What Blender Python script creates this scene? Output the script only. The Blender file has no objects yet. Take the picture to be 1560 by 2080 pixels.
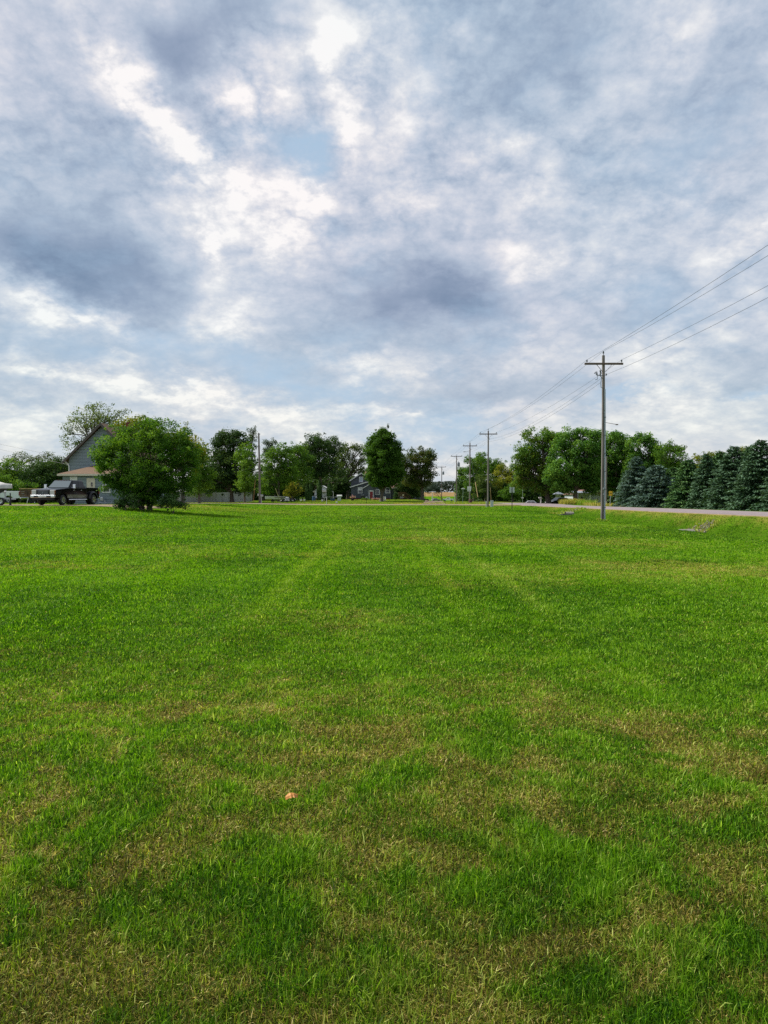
import bpy, bmesh, math, random
import numpy as np
from mathutils import Vector, Matrix

random.seed(7)
RNG = np.random.default_rng(11)
R = math.radians
SC = bpy.context.scene
COL = SC.collection

# ------------------------------------------------------------------ camera
F = 1443.0            # focal length in photo pixels (photo 1560 x 2080)
CX, HY = 780.0, 1006.0
EYE = 1.6
PITCH = math.atan((1040 - HY) / F)
cam_d = bpy.data.cameras.new('camera')
cam_d.sensor_fit = 'VERTICAL'
cam_d.sensor_height = 36.0
cam_d.lens = 36.0 * F / 2080.0
cam_d.clip_start = 0.05
cam_d.clip_end = 8000.0
cam = bpy.data.objects.new('camera', cam_d)
COL.objects.link(cam)
cam.location = (0, 0, EYE)
cam.rotation_euler = (R(90) - PITCH, 0, 0)
SC.camera = cam

# ------------------------------------------------------------------ exposure
SC.view_settings.view_transform = 'Standard'
SC.view_settings.look = 'None'
SC.view_settings.exposure = 0.45
SC.view_settings.gamma = 1.0
SC.view_settings.use_curve_mapping = False
SC.cycles.max_bounces = 6
SC.cycles.transparent_max_bounces = 8
SC.cycles.use_denoising = False

# ------------------------------------------------------------------ sky
SUN_AZ, SUN_EL = R(-70), R(50)     # azimuth from +Y towards +X

def lin(c):
    out = []
    for v in c:
        v = v / 255.0
        out.append(v / 12.92 if v <= 0.04045 else ((v + 0.055) / 1.055) ** 2.4)
    return tuple(out) + (1.0,)

def px_dir(px, py):
    x = (px - CX) / F; y = (1040 - py) / F
    c, s = math.cos(PITCH), math.sin(PITCH)
    v = Vector((x, c + y * s, -s + y * c)); v.normalize()
    return v

world = bpy.data.worlds.new("World")
SC.world = world
world.use_nodes = True
nt = world.node_tree
nt.nodes.clear()
L = nt.links.new
def N(kind, **kw):
    n = nt.nodes.new(kind)
    for k, v in kw.items():
        setattr(n, k, v)
    return n
def M(op, a, b=None, c=None, clamp=False):
    n = N('ShaderNodeMath', operation=op); n.use_clamp = clamp
    for i, v in enumerate((a, b, c)):
        if v is None: continue
        if isinstance(v, (int, float)): n.inputs[i].default_value = v
        else: L(v, n.inputs[i])
    return n.outputs[0]
tc = N('ShaderNodeTexCoord')
sep = N('ShaderNodeSeparateXYZ'); L(tc.outputs['Generated'], sep.inputs[0])
X_, Y_, Z_ = sep.outputs
AZ = M('ARCTAN2', X_, Y_)
EL = M('ARCSINE', Z_)
# cloud deck plane coordinates (perspective of a flat layer of cloud)
zp = M('ADD', M('MAXIMUM', Z_, 0.0), 0.38)
pu, pv = M('DIVIDE', X_, zp), M('DIVIDE', Y_, zp)
plane = N('ShaderNodeCombineXYZ'); L(pu, plane.inputs[0]); L(pv, plane.inputs[1]); plane.inputs[2].default_value = 3.3
ang = N('ShaderNodeCombineXYZ'); L(AZ, ang.inputs[0]); L(EL, ang.inputs[1])
def noise(vec, scale, detail=6, rough=0.55, lac=2.1, dist=0.0, out='Fac', seed=0.0):
    n = N('ShaderNodeTexNoise'); n.noise_dimensions = '3D'
    add = N('ShaderNodeVectorMath', operation='ADD'); L(vec, add.inputs[0]); add.inputs[1].default_value = (seed, seed * 1.7, seed * 0.3)
    L(add.outputs[0], n.inputs['Vector'])
    n.inputs['Scale'].default_value = scale; n.inputs['Detail'].default_value = detail
    n.inputs['Roughness'].default_value = rough; n.inputs['Lacunarity'].default_value = lac
    n.inputs['Distortion'].default_value = dist
    return n.outputs[out]
# warp the layout coordinates so the banks have ragged outlines
wn = noise(plane.outputs[0], 4.2, 6, 0.60, out='Color', seed=4.0)
wsub = N('ShaderNodeVectorMath', operation='SUBTRACT'); L(wn, wsub.inputs[0]); wsub.inputs[1].default_value = (0.5, 0.5, 0.5)
wmul = N('ShaderNodeVectorMath', operation='MULTIPLY'); L(wsub.outputs[0], wmul.inputs[0]); wmul.inputs[1].default_value = (0.17, 0.13, 0.0)
wadd = N('ShaderNodeVectorMath', operation='ADD'); L(ang.outputs[0], wadd.inputs[0]); L(wmul.outputs[0], wadd.inputs[1])
LAY = wadd.outputs[0]

def blobs(lst, start):
    acc = start
    for (px, py, rx, ry, rot, amp) in lst:
        d = px_dir(px, py)
        az, el = math.atan2(d.x, d.y), math.asin(d.z)
        k = math.cos(az) ** 1.3
        mp = N('ShaderNodeMapping'); mp.vector_type = 'TEXTURE'
        mp.inputs['Location'].default_value = (az, el, 0)
        mp.inputs['Rotation'].default_value = (0, 0, R(-rot))
        mp.inputs['Scale'].default_value = (rx * 2.1 / F * k, ry * 2.1 / F * math.cos(el) ** 1.3, 1)
        L(LAY, mp.inputs['Vector'])
        g = N('ShaderNodeTexGradient'); g.gradient_type = 'QUADRATIC_SPHERE'
        L(mp.outputs[0], g.inputs[0])
        acc = M('MULTIPLY_ADD', g.outputs['Fac'], amp * (0.60 if amp < 0 else 0.70), acc)
    return acc

# px, py, half width, half height, rotation (clockwise down-right), amount
BRIGHT = [
 (130,560,250,85,6,-.80),(30,500,140,90,0,-.35),(265,560,100,55,10,-.3),(190,400,110,130,-10,-.26),(95,300,150,70,0,-.10),
 (330,60,140,90,0,-.50),(400,130,100,80,20,-.60),(540,30,150,60,0,-.48),(30,40,120,120,0,-.22),
 (1150,70,150,130,20,-.42),(990,150,110,160,0,-.25),(1540,130,110,140,10,-.36),(1430,180,120,80,0,-.1),(1260,240,130,110,0,-.12),
 (880,565,160,75,0,-.62),(770,620,210,60,0,-.50),(950,600,70,30,0,-.30),(820,600,150,50,0,-.20),(960,600,80,30,10,-.2),(700,690,180,40,0,-.2),(980,690,150,40,0,-.18),
 (1290,640,150,60,-5,-.36),(1440,300,170,70,0,-.15),(1010,800,170,38,0,-.42),(920,760,120,40,0,-.15),(1190,790,100,40,0,-.2),
 (1500,755,80,45,0,-.30),(1200,700,60,40,0,-.1),(560,735,260,40,0,-.12),(300,720,160,30,0,-.10),(1540,640,100,60,0,-.05),
 (235,150,110,45,38,.45),(330,230,120,50,42,1.05),(285,215,60,34,42,.35),(400,330,50,30,45,.25),(510,290,30,40,60,.3),(395,320,60,60,45,.60),(470,395,110,34,42,.62),(570,430,60,55,20,.62),(620,400,40,30,40,.5),(550,490,30,40,0,.5),(440,500,26,40,0,.5),(480,180,50,50,0,.5),(720,270,30,50,0,.35),(640,90,50,60,0,.15),(250,190,60,30,40,.3),
 (430,480,40,70,10,.55),(520,190,60,70,-30,.75),(600,80,70,60,0,.2),(665,120,34,80,15,.5),(722,140,24,70,5,.45),(735,40,40,60,0,.3),
 (710,290,30,70,0,.42),(600,370,60,40,40,.35),(355,385,28,22,0,.35),(810,230,60,160,0,.22),(640,240,70,60,0,.15),
 (1030,300,55,25,-20,.28),(1080,410,45,30,0,.28),(860,410,45,30,0,.35),(960,330,70,50,0,.15),(1090,522,62,28,5,.50),(1330,405,90,30,-5,.3),
 (1540,500,70,40,-15,.42),(1060,560,70,50,0,.12),(1540,30,80,60,0,.1),(1350,90,120,60,0,.1),
 (140,643,150,26,13,1.1),(40,690,30,24,0,.5),(470,645,75,50,-25,.85),(400,610,60,40,0,.2),
 (60,742,180,20,5,.55),(230,738,90,14,6,.4),(190,775,190,20,10,.4),(360,805,200,20,7,.60),(560,815,150,20,6,.35),(60,830,180,40,0,.45),
 (120,870,240,30,0,.35),(620,838,220,16,4,.4),(560,870,160,26,10,.35),(660,880,120,20,6,.3),(740,765,90,28,-15,.60),(850,760,80,25,0,.3),(850,835,190,14,3,.5),
 (850,878,40,40,-50,.45),(1110,690,70,40,0,.2),(1370,680,170,50,-10,.25),(1330,720,80,40,0,.2),(1330,835,160,30,-8,.45),(1480,810,140,30,0,.35),
 (1300,740,110,30,-8,.25),(1450,870,180,30,0,.25),(1100,860,100,25,0,.2),(1040,730,60,50,0,.12),(700,960,1100,70,0,.45),
]
BLUE = [
 (610,320,70,60,20,1.6),(620,290,40,40,0,.5),(850,200,30,110,0,.45),(375,640,40,30,0,.6),(360,530,30,60,0,.4),(330,690,260,40,3,.7),
 (520,760,260,45,5,.8),(700,790,150,25,8,.5),(1450,300,170,60,-10,.55),(1310,580,120,60,0,.25),(1010,500,80,40,0,.2),
 (1265,813,90,9,-5,1.3),(1540,785,30,12,0,1.3),(1150,775,60,18,0,.5),(930,865,90,45,0,1.0),(760,850,90,22,0,.9),(300,860,140,20,5,.4),
 (60,705,60,25,0,.35),(770,880,160,26,0,.6),(900,920,120,45,0,.7),(60,900,200,60,0,.4),
]
base = M('ADD', M('MULTIPLY', noise(plane.outputs[0], 0.75, 3, 0.5, seed=1.0), 0.34), 0.405)
n_mid = noise(plane.outputs[0], 4.2, 7, 0.61, 2.15, 0.1, seed=2.0)
n_fin = noise(plane.outputs[0], 22.0, 5, 0.62, 2.2, 0.2, seed=7.0)
lay = blobs(BRIGHT, base)
# cloud texture is crisper where the cloud is bright, soft in the grey bases
n_puf = noise(plane.outputs[0], 9.0, 5, 0.55, 2.1, 0.0, seed=12.0)
puff = M('MULTIPLY', M('ABSOLUTE', M('SUBTRACT', n_puf, 0.5)), 2.0)
tex = M('ADD', M('MULTIPLY', M('SUBTRACT', n_mid, 0.5), 1.35), M('MULTIPLY', M('SUBTRACT', n_fin, 0.5), 0.70))
tex = M('ADD', tex, M('MULTIPLY', M('SUBTRACT', puff, 0.22), 1.0))
gain = M('ADD', M('MULTIPLY', M('SMOOTH_MIN', M('MAXIMUM', M('SUBTRACT', lay, 0.25), 0.0), 0.7, 0.2), 1.30), 0.17)
lowfade = M('ADD', M('MULTIPLY', M('DIVIDE', EL, R(16)), 0.6, clamp=True), 0.4)
bright = M('MULTIPLY_ADD', M('MULTIPLY', tex, lowfade), gain, lay)
ramp = N('ShaderNodeValToRGB'); L(bright, ramp.inputs[0])
cr = ramp.color_ramp
stops = [(0.0, (126, 146, 173)), (0.18, (150, 167, 191)), (0.36, (176, 191, 210)), (0.54, (199, 208, 222)), (0.74, (223, 226, 232)), (0.98, (250, 249, 248))]
while len(cr.elements) < len(stops): cr.elements.new(0.5)
for e, (p, c) in zip(cr.elements, stops):
    e.position = p; e.color = lin(c)
# lavender to slate hue drift
hue = N('ShaderNodeMixRGB', blend_type='MULTIPLY'); L(ramp.outputs[0], hue.inputs[1])
hr = N('ShaderNodeValToRGB'); L(noise(plane.outputs[0], 1.1, 4, 0.5, seed=9.0), hr.inputs[0])
hr.color_ramp.elements[0].position = 0.35; hr.color_ramp.elements[0].color = (0.95, 1.0, 1.01, 1)
hr.color_ramp.elements[1].position = 0.65; hr.color_ramp.elements[1].color = (1.025, 0.995, 1.0, 1)
L(hr.outputs[0], hue.inputs[2]); hue.inputs[0].default_value = 1.0
# low cloud is creamier
warm = N('ShaderNodeMixRGB', blend_type='MULTIPLY'); L(hue.outputs[0], warm.inputs[1]); warm.inputs[2].default_value = (1.03, 1.0, 0.93, 1)
L(M('SUBTRACT', 1.0, M('DIVIDE', EL, R(14)), clamp=True), warm.inputs[0])
# blue gaps
sky = N('ShaderNodeTexSky'); sky.sky_type = 'NISHITA'; sky.sun_disc = False
sky.sun_elevation = SUN_EL; sky.sun_rotation = SUN_AZ
skm = N('ShaderNodeMixRGB', blend_type='MIX'); skm.inputs[0].default_value = 0.82
skl = N('ShaderNodeMixRGB', blend_type='MULTIPLY'); L(sky.outputs[0], skl.inputs[1]); skl.inputs[2].default_value = (0.9, 0.9, 0.9, 1); skl.inputs[0].default_value = 1.0
c10 = N('ShaderNodeMixRGB', blend_type='MULTIPLY'); L(warm.outputs[0], c10.inputs[1]); c10.inputs[2].default_value = (10, 10, 10, 1); c10.inputs[0].default_value = 1.0
c10.use_clamp = False
L(skl.outputs[0], skm.inputs[1]); 
veil = lin((182, 208, 232)); skm.inputs[2].default_value = tuple(10 * v for v in veil[:3]) + (1,)
blue = blobs(BLUE, -0.02)
gapn = M('SUBTRACT', blue, M('MULTIPLY', M('SUBTRACT', n_mid, 0.45), 1.6))
gapn = M('MULTIPLY', gapn, 1.5, clamp=True)
gap = M('MULTIPLY', gapn, M('SUBTRACT', 1.25, M('MAXIMUM', bright, 0.3), clamp=True), clamp=True)
mixc = N('ShaderNodeMixRGB'); L(gap, mixc.inputs[0]); L(c10.outputs[0], mixc.inputs[1]); L(skm.outputs[0], mixc.inputs[2])
bg = N('ShaderNodeBackground'); L(mixc.outputs[0], bg.inputs[0]); bg.inputs[1].default_value = 0.1 / 2 ** 0.45
wo = N('ShaderNodeOutputWorld'); L(bg.outputs[0], wo.inputs[0])
world.cycles.sampling_method = 'MANUAL'
world.cycles.sample_map_resolution = 1024

# ------------------------------------------------------------------ sun (behind thin cloud)
sun_d = bpy.data.lights.new('sun', 'SUN')
sun_d.energy = 4.8; sun_d.angle = R(7.0); sun_d.color = (1.0, 0.95, 0.86)
sun = bpy.data.objects.new('sun', sun_d); COL.objects.link(sun)
sdir = Vector((math.sin(SUN_AZ) * math.cos(SUN_EL), math.cos(SUN_AZ) * math.cos(SUN_EL), math.sin(SUN_EL)))
sun.rotation_euler = sdir.to_track_quat('Z', 'Y').to_euler()
sun.location = sdir * 50

# ================================================================== helpers
def S(a, b, x):
    t = np.clip((np.asarray(x, float) - a) / (b - a), 0, 1)
    return t * t * (3 - 2 * t)

_LAT = np.random.default_rng(5).random((256, 256))
def vnoise(x, y, scale, seed=0):
    x = np.asarray(x, float) * scale + seed * 17.3 + 1000.0; y = np.asarray(y, float) * scale + seed * 9.1 + 1000.0
    xi = np.floor(x).astype(int); yi = np.floor(y).astype(int)
    fx = x - xi; fy = y - yi
    fx = fx * fx * (3 - 2 * fx); fy = fy * fy * (3 - 2 * fy)
    a = _LAT[xi % 256, yi % 256]; b = _LAT[(xi + 1) % 256, yi % 256]
    c = _LAT[xi % 256, (yi + 1) % 256]; d = _LAT[(xi + 1) % 256, (yi + 1) % 256]
    return (a * (1 - fx) + b * fx) * (1 - fy) + (c * (1 - fx) + d * fx) * fy
def fbm(x, y, scale, octv=4, seed=0, rough=0.5):
    s = 0; a = 1.0; t = 0
    for i in range(octv):
        s = s + a * vnoise(x, y, scale * 2 ** i, seed + i * 3); t += a; a *= rough
    return s / t

# ------------------------------------------------------------------ terrain height
def road_z(y):
    return np.interp(y, [-60, 20, 38, 50, 65, 75, 100, 125, 170], [.6, .55, .50, .42, .36, .30, .16, .20, .10])
def zt(x, y):
    x = np.asarray(x, float); y = np.asarray(y, float)
    left = S(-8, -24, x)
    far_left = 0.78 * left * S(18, 50, y)
    mid = (0.14 * S(60, 103, y) + 0.05 * S(105, 115, y)) * (1 - left)
    mound = 0.50 * S(120, 156, y) * (1 - S(6, 12, x)) * (1 - left)
    sink = -0.42 * S(70, 100, y) * left
    lawn = far_left + mid + mound + sink
    lawn = lawn * (1 - S(8, 14, x) * (1 - S(98, 106, y)))
    dd = np.interp(y, [-10, 15, 28, 40, 55, 66, 80, 96], [-.25, -.55, -.72, -.66, -.36, -.30, -.10, .05])
    rz = road_z(y)
    # ditch cross-section between lawn and road shoulder
    z = lawn + (dd - lawn) * S(13.2, 16.6, x)
    z = z + (rz - 0.02 - z) * S(17.2, 19.7, x)
    far_side = rz - 0.02 - 0.25 * S(28, 34, x) * (1 - S(95, 120, y)) - 1.15 * S(27.6, 30.5, x) * S(112, 145, y) * (1 - S(175, 230, y))
    z = np.where(x > 27.2, far_side, z)
    nb = S(96, 104, y)
    base2 = lawn * (1 - S(15, 24, x)) + rz * S(15, 24, x)
    z = np.where(x <= 27.2, z * (1 - nb) + base2 * nb, z)
    # land beyond: falls away gently then climbs as fields
    drop = np.interp(y, [0, 165, 200, 340, 352, 450, 700, 1000, 1400, 4000], [0, 0, -.25, -1.40, -1.40, .85, 4.65, 6.0, 6.0, 6.0])
    near = 1 - S(165, 240, y)
    z = z * near + drop
    return z
def z0(x, y):
    return float(zt(np.array([x]), np.array([y]))[0])

def W(px, py, d):
    """the point seen at photo pixel (px, py) at distance d along +Y"""
    v = px_dir(px, py)
    return Vector((v.x / v.y * d, d, EYE + v.z / v.y * d))
def WX(px, d):
    return (px - CX) / F * d / math.cos(PITCH)

# ------------------------------------------------------------------ materials
def new_mat(name):
    m = bpy.data.materials.new(name); m.use_nodes = True
    return m, m.node_tree, m.node_tree.nodes['Principled BSDF']
def mat(name, c1, c2=None, rough=0.6, scale=4.0, metal=0.0, bump=0.0, coat=0.0, stretch=(1, 1, 1), detail=5, spec=0.5):
    m, t, p = new_mat(name)
    c2 = c2 or tuple(v * 0.8 for v in c1)
    tcn = t.nodes.new('ShaderNodeTexCoord'); mp = t.nodes.new('ShaderNodeMapping'); mp.inputs['Scale'].default_value = stretch
    t.links.new(tcn.outputs['Object'], mp.inputs[0])
    nz = t.nodes.new('ShaderNodeTexNoise'); nz.inputs['Scale'].default_value = scale; nz.inputs['Detail'].default_value = detail
    t.links.new(mp.outputs[0], nz.inputs['Vector'])
    rp = t.nodes.new('ShaderNodeValToRGB')
    rp.color_ramp.elements[0].position = 0.35; rp.color_ramp.elements[0].color = (*c2, 1)
    rp.color_ramp.elements[1].position = 0.65; rp.color_ramp.elements[1].color = (*c1, 1)
    t.links.new(nz.outputs['Fac'], rp.inputs[0]); t.links.new(rp.outputs[0], p.inputs['Base Color'])
    p.inputs['Roughness'].default_value = rough; p.inputs['Metallic'].default_value = metal
    p.inputs['Coat Weight'].default_value = coat; p.inputs['Specular IOR Level'].default_value = spec
    if coat: p.inputs['Coat Roughness'].default_value = 0.04
    if bump:
        b = t.nodes.new('ShaderNodeBump'); b.inputs['Strength'].default_value = bump; b.inputs['Distance'].default_value = 0.02
        t.links.new(nz.outputs['Fac'], b.inputs['Height']); t.links.new(b.outputs[0], p.inputs['Normal'])
    return m
def siding(name, c, course=0.12, stain=0.88):
    """horizontal lap siding: saw-tooth height from the world height"""
    m, t, p = new_mat(name)
    g = t.nodes.new('ShaderNodeNewGeometry'); s = t.nodes.new('ShaderNodeSeparateXYZ'); t.links.new(g.outputs['Position'], s.inputs[0])
    d = t.nodes.new('ShaderNodeMath'); d.operation = 'DIVIDE'; t.links.new(s.outputs[2], d.inputs[0]); d.inputs[1].default_value = course
    f = t.nodes.new('ShaderNodeMath'); f.operation = 'FRACT'; t.links.new(d.outputs[0], f.inputs[0])
    rp = t.nodes.new('ShaderNodeValToRGB'); t.links.new(f.outputs[0], rp.inputs[0])
    rp.color_ramp.elements[0].position = 0.0; rp.color_ramp.elements[0].color = (*[v * 0.30 for v in c], 1)
    rp.color_ramp.elements[1].position = 0.22; rp.color_ramp.elements[1].color = (*c, 1)
    nz = t.nodes.new('ShaderNodeTexNoise'); nz.inputs['Scale'].default_value = 0.8; nz.inputs['Detail'].default_value = 6
    mx = t.nodes.new('ShaderNodeMixRGB'); mx.blend_type = 'MULTIPLY'; mx.inputs[2].default_value = (stain, stain, stain * 1.02, 1)
    t.links.new(nz.outputs['Fac'], mx.inputs[0]); t.links.new(rp.outputs[0], mx.inputs[1]); t.links.new(mx.outputs[0], p.inputs['Base Color'])
    b = t.nodes.new('ShaderNodeBump'); b.inputs['Strength'].default_value = 0.5; b.inputs['Distance'].default_value = 0.02
    t.links.new(f.outputs[0], b.inputs['Height']); t.links.new(b.outputs[0], p.inputs['Normal'])
    p.inputs['Roughness'].default_value = 0.6
    return m
def glass_mat(name, c=(0.012, 0.014, 0.016), rough=0.04):
    m, t, p = new_mat(name)
    p.inputs['Base Color'].default_value = (*c, 1); p.inputs['Roughness'].default_value = rough
    p.inputs['Specular IOR Level'].default_value = 0.8
    return m
def leaf_mat(name, stops, trans=0.35, rough=0.65):
    m = bpy.data.materials.new(name); m.use_nodes = True; t = m.node_tree; t.nodes.clear()
    a = t.nodes.new('ShaderNodeAttribute'); a.attribute_name = 'tint'
    rp = t.nodes.new('ShaderNodeValToRGB'); t.links.new(a.outputs['Fac'], rp.inputs[0])
    while len(rp.color_ramp.elements) < len(stops): rp.color_ramp.elements.new(0.5)
    for i, (e, c) in enumerate(zip(rp.color_ramp.elements, stops)):
        e.position = i / (len(stops) - 1); e.color = (*c, 1)
    d = t.nodes.new('ShaderNodeBsdfPrincipled'); t.links.new(rp.outputs[0], d.inputs['Base Color'])
    d.inputs['Roughness'].default_value = rough; d.inputs['Specular IOR Level'].default_value = 0.08
    tr = t.nodes.new('ShaderNodeBsdfTranslucent')
    tm = t.nodes.new('ShaderNodeMixRGB'); tm.blend_type = 'MULTIPLY'; tm.inputs[0].default_value = 1; tm.inputs[2].default_value = (1.5, 1.45, 0.5, 1)
    t.links.new(rp.outputs[0], tm.inputs[1]); t.links.new(tm.outputs[0], tr.inputs[0])
    mx = t.nodes.new('ShaderNodeMixShader'); mx.inputs[0].default_value = trans
    t.links.new(d.outputs[0], mx.inputs[1]); t.links.new(tr.outputs[0], mx.inputs[2])
    o = t.nodes.new('ShaderNodeOutputMaterial'); t.links.new(mx.outputs[0], o.inputs[0])
    return m

# ------------------------------------------------------------------ objects
def tag(o, label=None, cat=None, group=None, kind=None):
    if label: o['label'] = label
    if cat: o['category'] = cat
    if group: o['group'] = group
    if kind: o['kind'] = kind
    return o
def thing(name, label, cat, loc=(0, 0, 0), rotz=0.0, group=None):
    o = bpy.data.objects.new(name, None); COL.objects.link(o)
    o.empty_display_size = 0.3
    o.location = loc; o.rotation_euler = (0, 0, rotz)
    return tag(o, label, cat, group)

class MB:
    """collects simple solids; build() links them as one mesh object"""
    def __init__(self): self.v = []; self.f = []
    def add(self, vs, fs):
        n = len(self.v); self.v += [tuple(p) for p in vs]; self.f += [tuple(n + i for i in q) for q in fs]; return self
    def box(self, c, s, rot=None):
        hx, hy, hz = s[0] / 2, s[1] / 2, s[2] / 2
        vs = [Vector((x, y, z)) for x in (-hx, hx) for y in (-hy, hy) for z in (-hz, hz)]
        if rot is not None: vs = [rot @ v for v in vs]
        c = Vector(c)
        return self.add([v + c for v in vs], [(0, 1, 3, 2), (4, 6, 7, 5), (0, 4, 5, 1), (2, 3, 7, 6), (0, 2, 6, 4), (1, 5, 7, 3)])
    def bar(self, p0, p1, w, h=None):
        p0, p1 = Vector(p0), Vector(p1); d = p1 - p0
        q = d.to_track_quat('Z', 'Y').to_matrix()
        return self.box((p0 + p1) / 2, (w, h or w, d.length), q)
    def tube(self, pts, rads, n=8, caps=True):
        pts = [Vector(p) for p in pts]
        if isinstance(rads, (int, float)): rads = [rads] * len(pts)
        rings = []; vs = []
        for i, p in enumerate(pts):
            a = pts[max(i - 1, 0)]; b = pts[min(i + 1, len(pts) - 1)]
            t = (b - a).normalized()
            up = Vector((0, 0, 1)) if abs(t.z) < 0.9 else Vector((1, 0, 0))
            u = t.cross(up).normalized(); w = t.cross(u)
            for k in range(n):
                an = 2 * math.pi * k / n
                vs.append(p + (u * math.cos(an) + w * math.sin(an)) * rads[i])
        fs = []
        for i in range(len(pts) - 1):
            for k in range(n):
                k2 = (k + 1) % n
                fs.append((i * n + k, i * n + k2, (i + 1) * n + k2, (i + 1) * n + k))
        if caps:
            fs.append(tuple(range(n))); fs.append(tuple((len(pts) - 1) * n + k for k in reversed(range(n))))
        return self.add(vs, fs)
    def prism(self, poly, a, b, axis='y'):
        """polygon in the plane across axis, extruded from a to b"""
        def P(u, v, w):
            return {'y': (u, w, v), 'x': (w, u, v), 'z': (u, v, w)}[axis]
        n = len(poly)
        vs = [P(u, v, a) for u, v in poly] + [P(u, v, b) for u, v in poly]
        fs = [tuple(range(n)), tuple(reversed(range(n, 2 * n)))] + [(i, (i + 1) % n, n + (i + 1) % n, n + i) for i in range(n)]
        return self.add(vs, fs)
    def hexa(self, p):
        """8 corners: 4 bottom then 4 top, same order"""
        return self.add(p, [(0, 1, 2, 3), (7, 6, 5, 4), (0, 4, 5, 1), (1, 5, 6, 2), (2, 6, 7, 3), (3, 7, 4, 0)])
    def panel(self, q, u0, u1, v0, v1, out=0.006, thick=0.012):
        """thin slab on the face q (4 corners: bottom left, bottom right, top right, top left), inset to u,v"""
        q = [Vector(p) for p in q]
        def at(u, v): return (q[0] * (1 - u) + q[1] * u) * (1 - v) + (q[3] * (1 - u) + q[2] * u) * v
        n = (q[1] - q[0]).cross(q[3] - q[0]).normalized()
        c = [at(u0, v0), at(u1, v0), at(u1, v1), at(u0, v1)]
        return self.hexa([p + n * (out - thick) for p in c] + [p + n * out for p in c])
    def lathe(self, prof, origin, axis='z', n=20):
        vs = []; fs = []
        o = Vector(origin)
        for r, h in prof:
            for k in range(n):
                a = 2 * math.pi * k / n
                c, s = r * math.cos(a), r * math.sin(a)
                vs.append(o + (Vector((c, s, h)) if axis == 'z' else Vector((c, h, s))))
        for i in range(len(prof) - 1):
            for k in range(n):
                k2 = (k + 1) % n
                fs.append((i * n + k, i * n + k2, (i + 1) * n + k2, (i + 1) * n + k))
        fs.append(tuple(range(n))); fs.append(tuple((len(prof) - 1) * n + k for k in range(n)))
        return self.add(vs, fs)
    def build(self, name, m, parent=None, smooth=False, bevel=0.0, seg=2):
        me = bpy.data.meshes.new(name)
        bm = bmesh.new()
        vs = [bm.verts.new(v) for v in self.v]
        for f in self.f:
            try: bm.faces.new([vs[i] for i in f])
            except ValueError: pass
        bmesh.ops.recalc_face_normals(bm, faces=bm.faces)
        if smooth:
            for f in bm.faces: f.smooth = True
            for e in bm.edges:
                if len(e.link_faces) == 2 and e.calc_face_angle(0) > R(38): e.smooth = False
        bm.to_mesh(me); bm.free()
        me.materials.append(m)
        o = bpy.data.objects.new(name, me); COL.objects.link(o)
        if parent is not None: o.parent = parent
        if bevel:
            b = o.modifiers.new('bevel', 'BEVEL'); b.width = bevel; b.segments = seg; b.limit_method = 'ANGLE'; b.angle_limit = R(30)
        return o
def part(name, m, parent, fn, **k):
    b = MB(); fn(b); return b.build(name, m, parent, **k)
def fast_mesh(name, verts, loops, starts, totals, m, parent=None, attrs=None, vattrs=None):
    me = bpy.data.meshes.new(name)
    me.vertices.add(len(verts)); me.vertices.foreach_set('co', np.ascontiguousarray(verts, dtype=np.float32).ravel())
    me.loops.add(len(loops)); me.loops.foreach_set('vertex_index', np.ascontiguousarray(loops, dtype=np.int32))
    me.polygons.add(len(starts)); me.polygons.foreach_set('loop_start', np.ascontiguousarray(starts, dtype=np.int32))
    me.polygons.foreach_set('loop_total', np.ascontiguousarray(totals, dtype=np.int32))
    for k, v in (vattrs or {}).items():
        a = me.attributes.new(k, 'FLOAT', 'POINT'); a.data.foreach_set('value', np.ascontiguousarray(v, dtype=np.float32))
    me.update(calc_edges=True)
    me.materials.append(m)
    o = bpy.data.objects.new(name, me); COL.objects.link(o)
    if parent is not None: o.parent = parent
    return o
def leaf_cards(pos, nrm, length, width, tint, name, m, parent, rng, axis=None):
    n = len(pos)
    nrm = nrm / (np.linalg.norm(nrm, axis=1, keepdims=True) + 1e-9)
    if axis is None: axis = rng.normal(size=(n, 3))
    u = axis - nrm * np.sum(axis * nrm, axis=1, keepdims=True)
    u /= np.linalg.norm(u, axis=1, keepdims=True) + 1e-9
    w = np.cross(nrm, u)
    L_ = length.reshape(-1, 1) / 2; W_ = width.reshape(-1, 1) / 2
    fold = nrm * W_ * 0.35
    v = np.stack([pos - u * L_, pos + w * W_ + fold, pos + u * L_, pos - w * W_ + fold], axis=1).reshape(-1, 3)
    idx = np.arange(4 * n)
    return fast_mesh(name, v, idx, np.arange(0, 4 * n, 4), np.full(n, 4), m, parent, vattrs={'tint': np.repeat(tint, 4)})
NBLADES = 2000000

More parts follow.
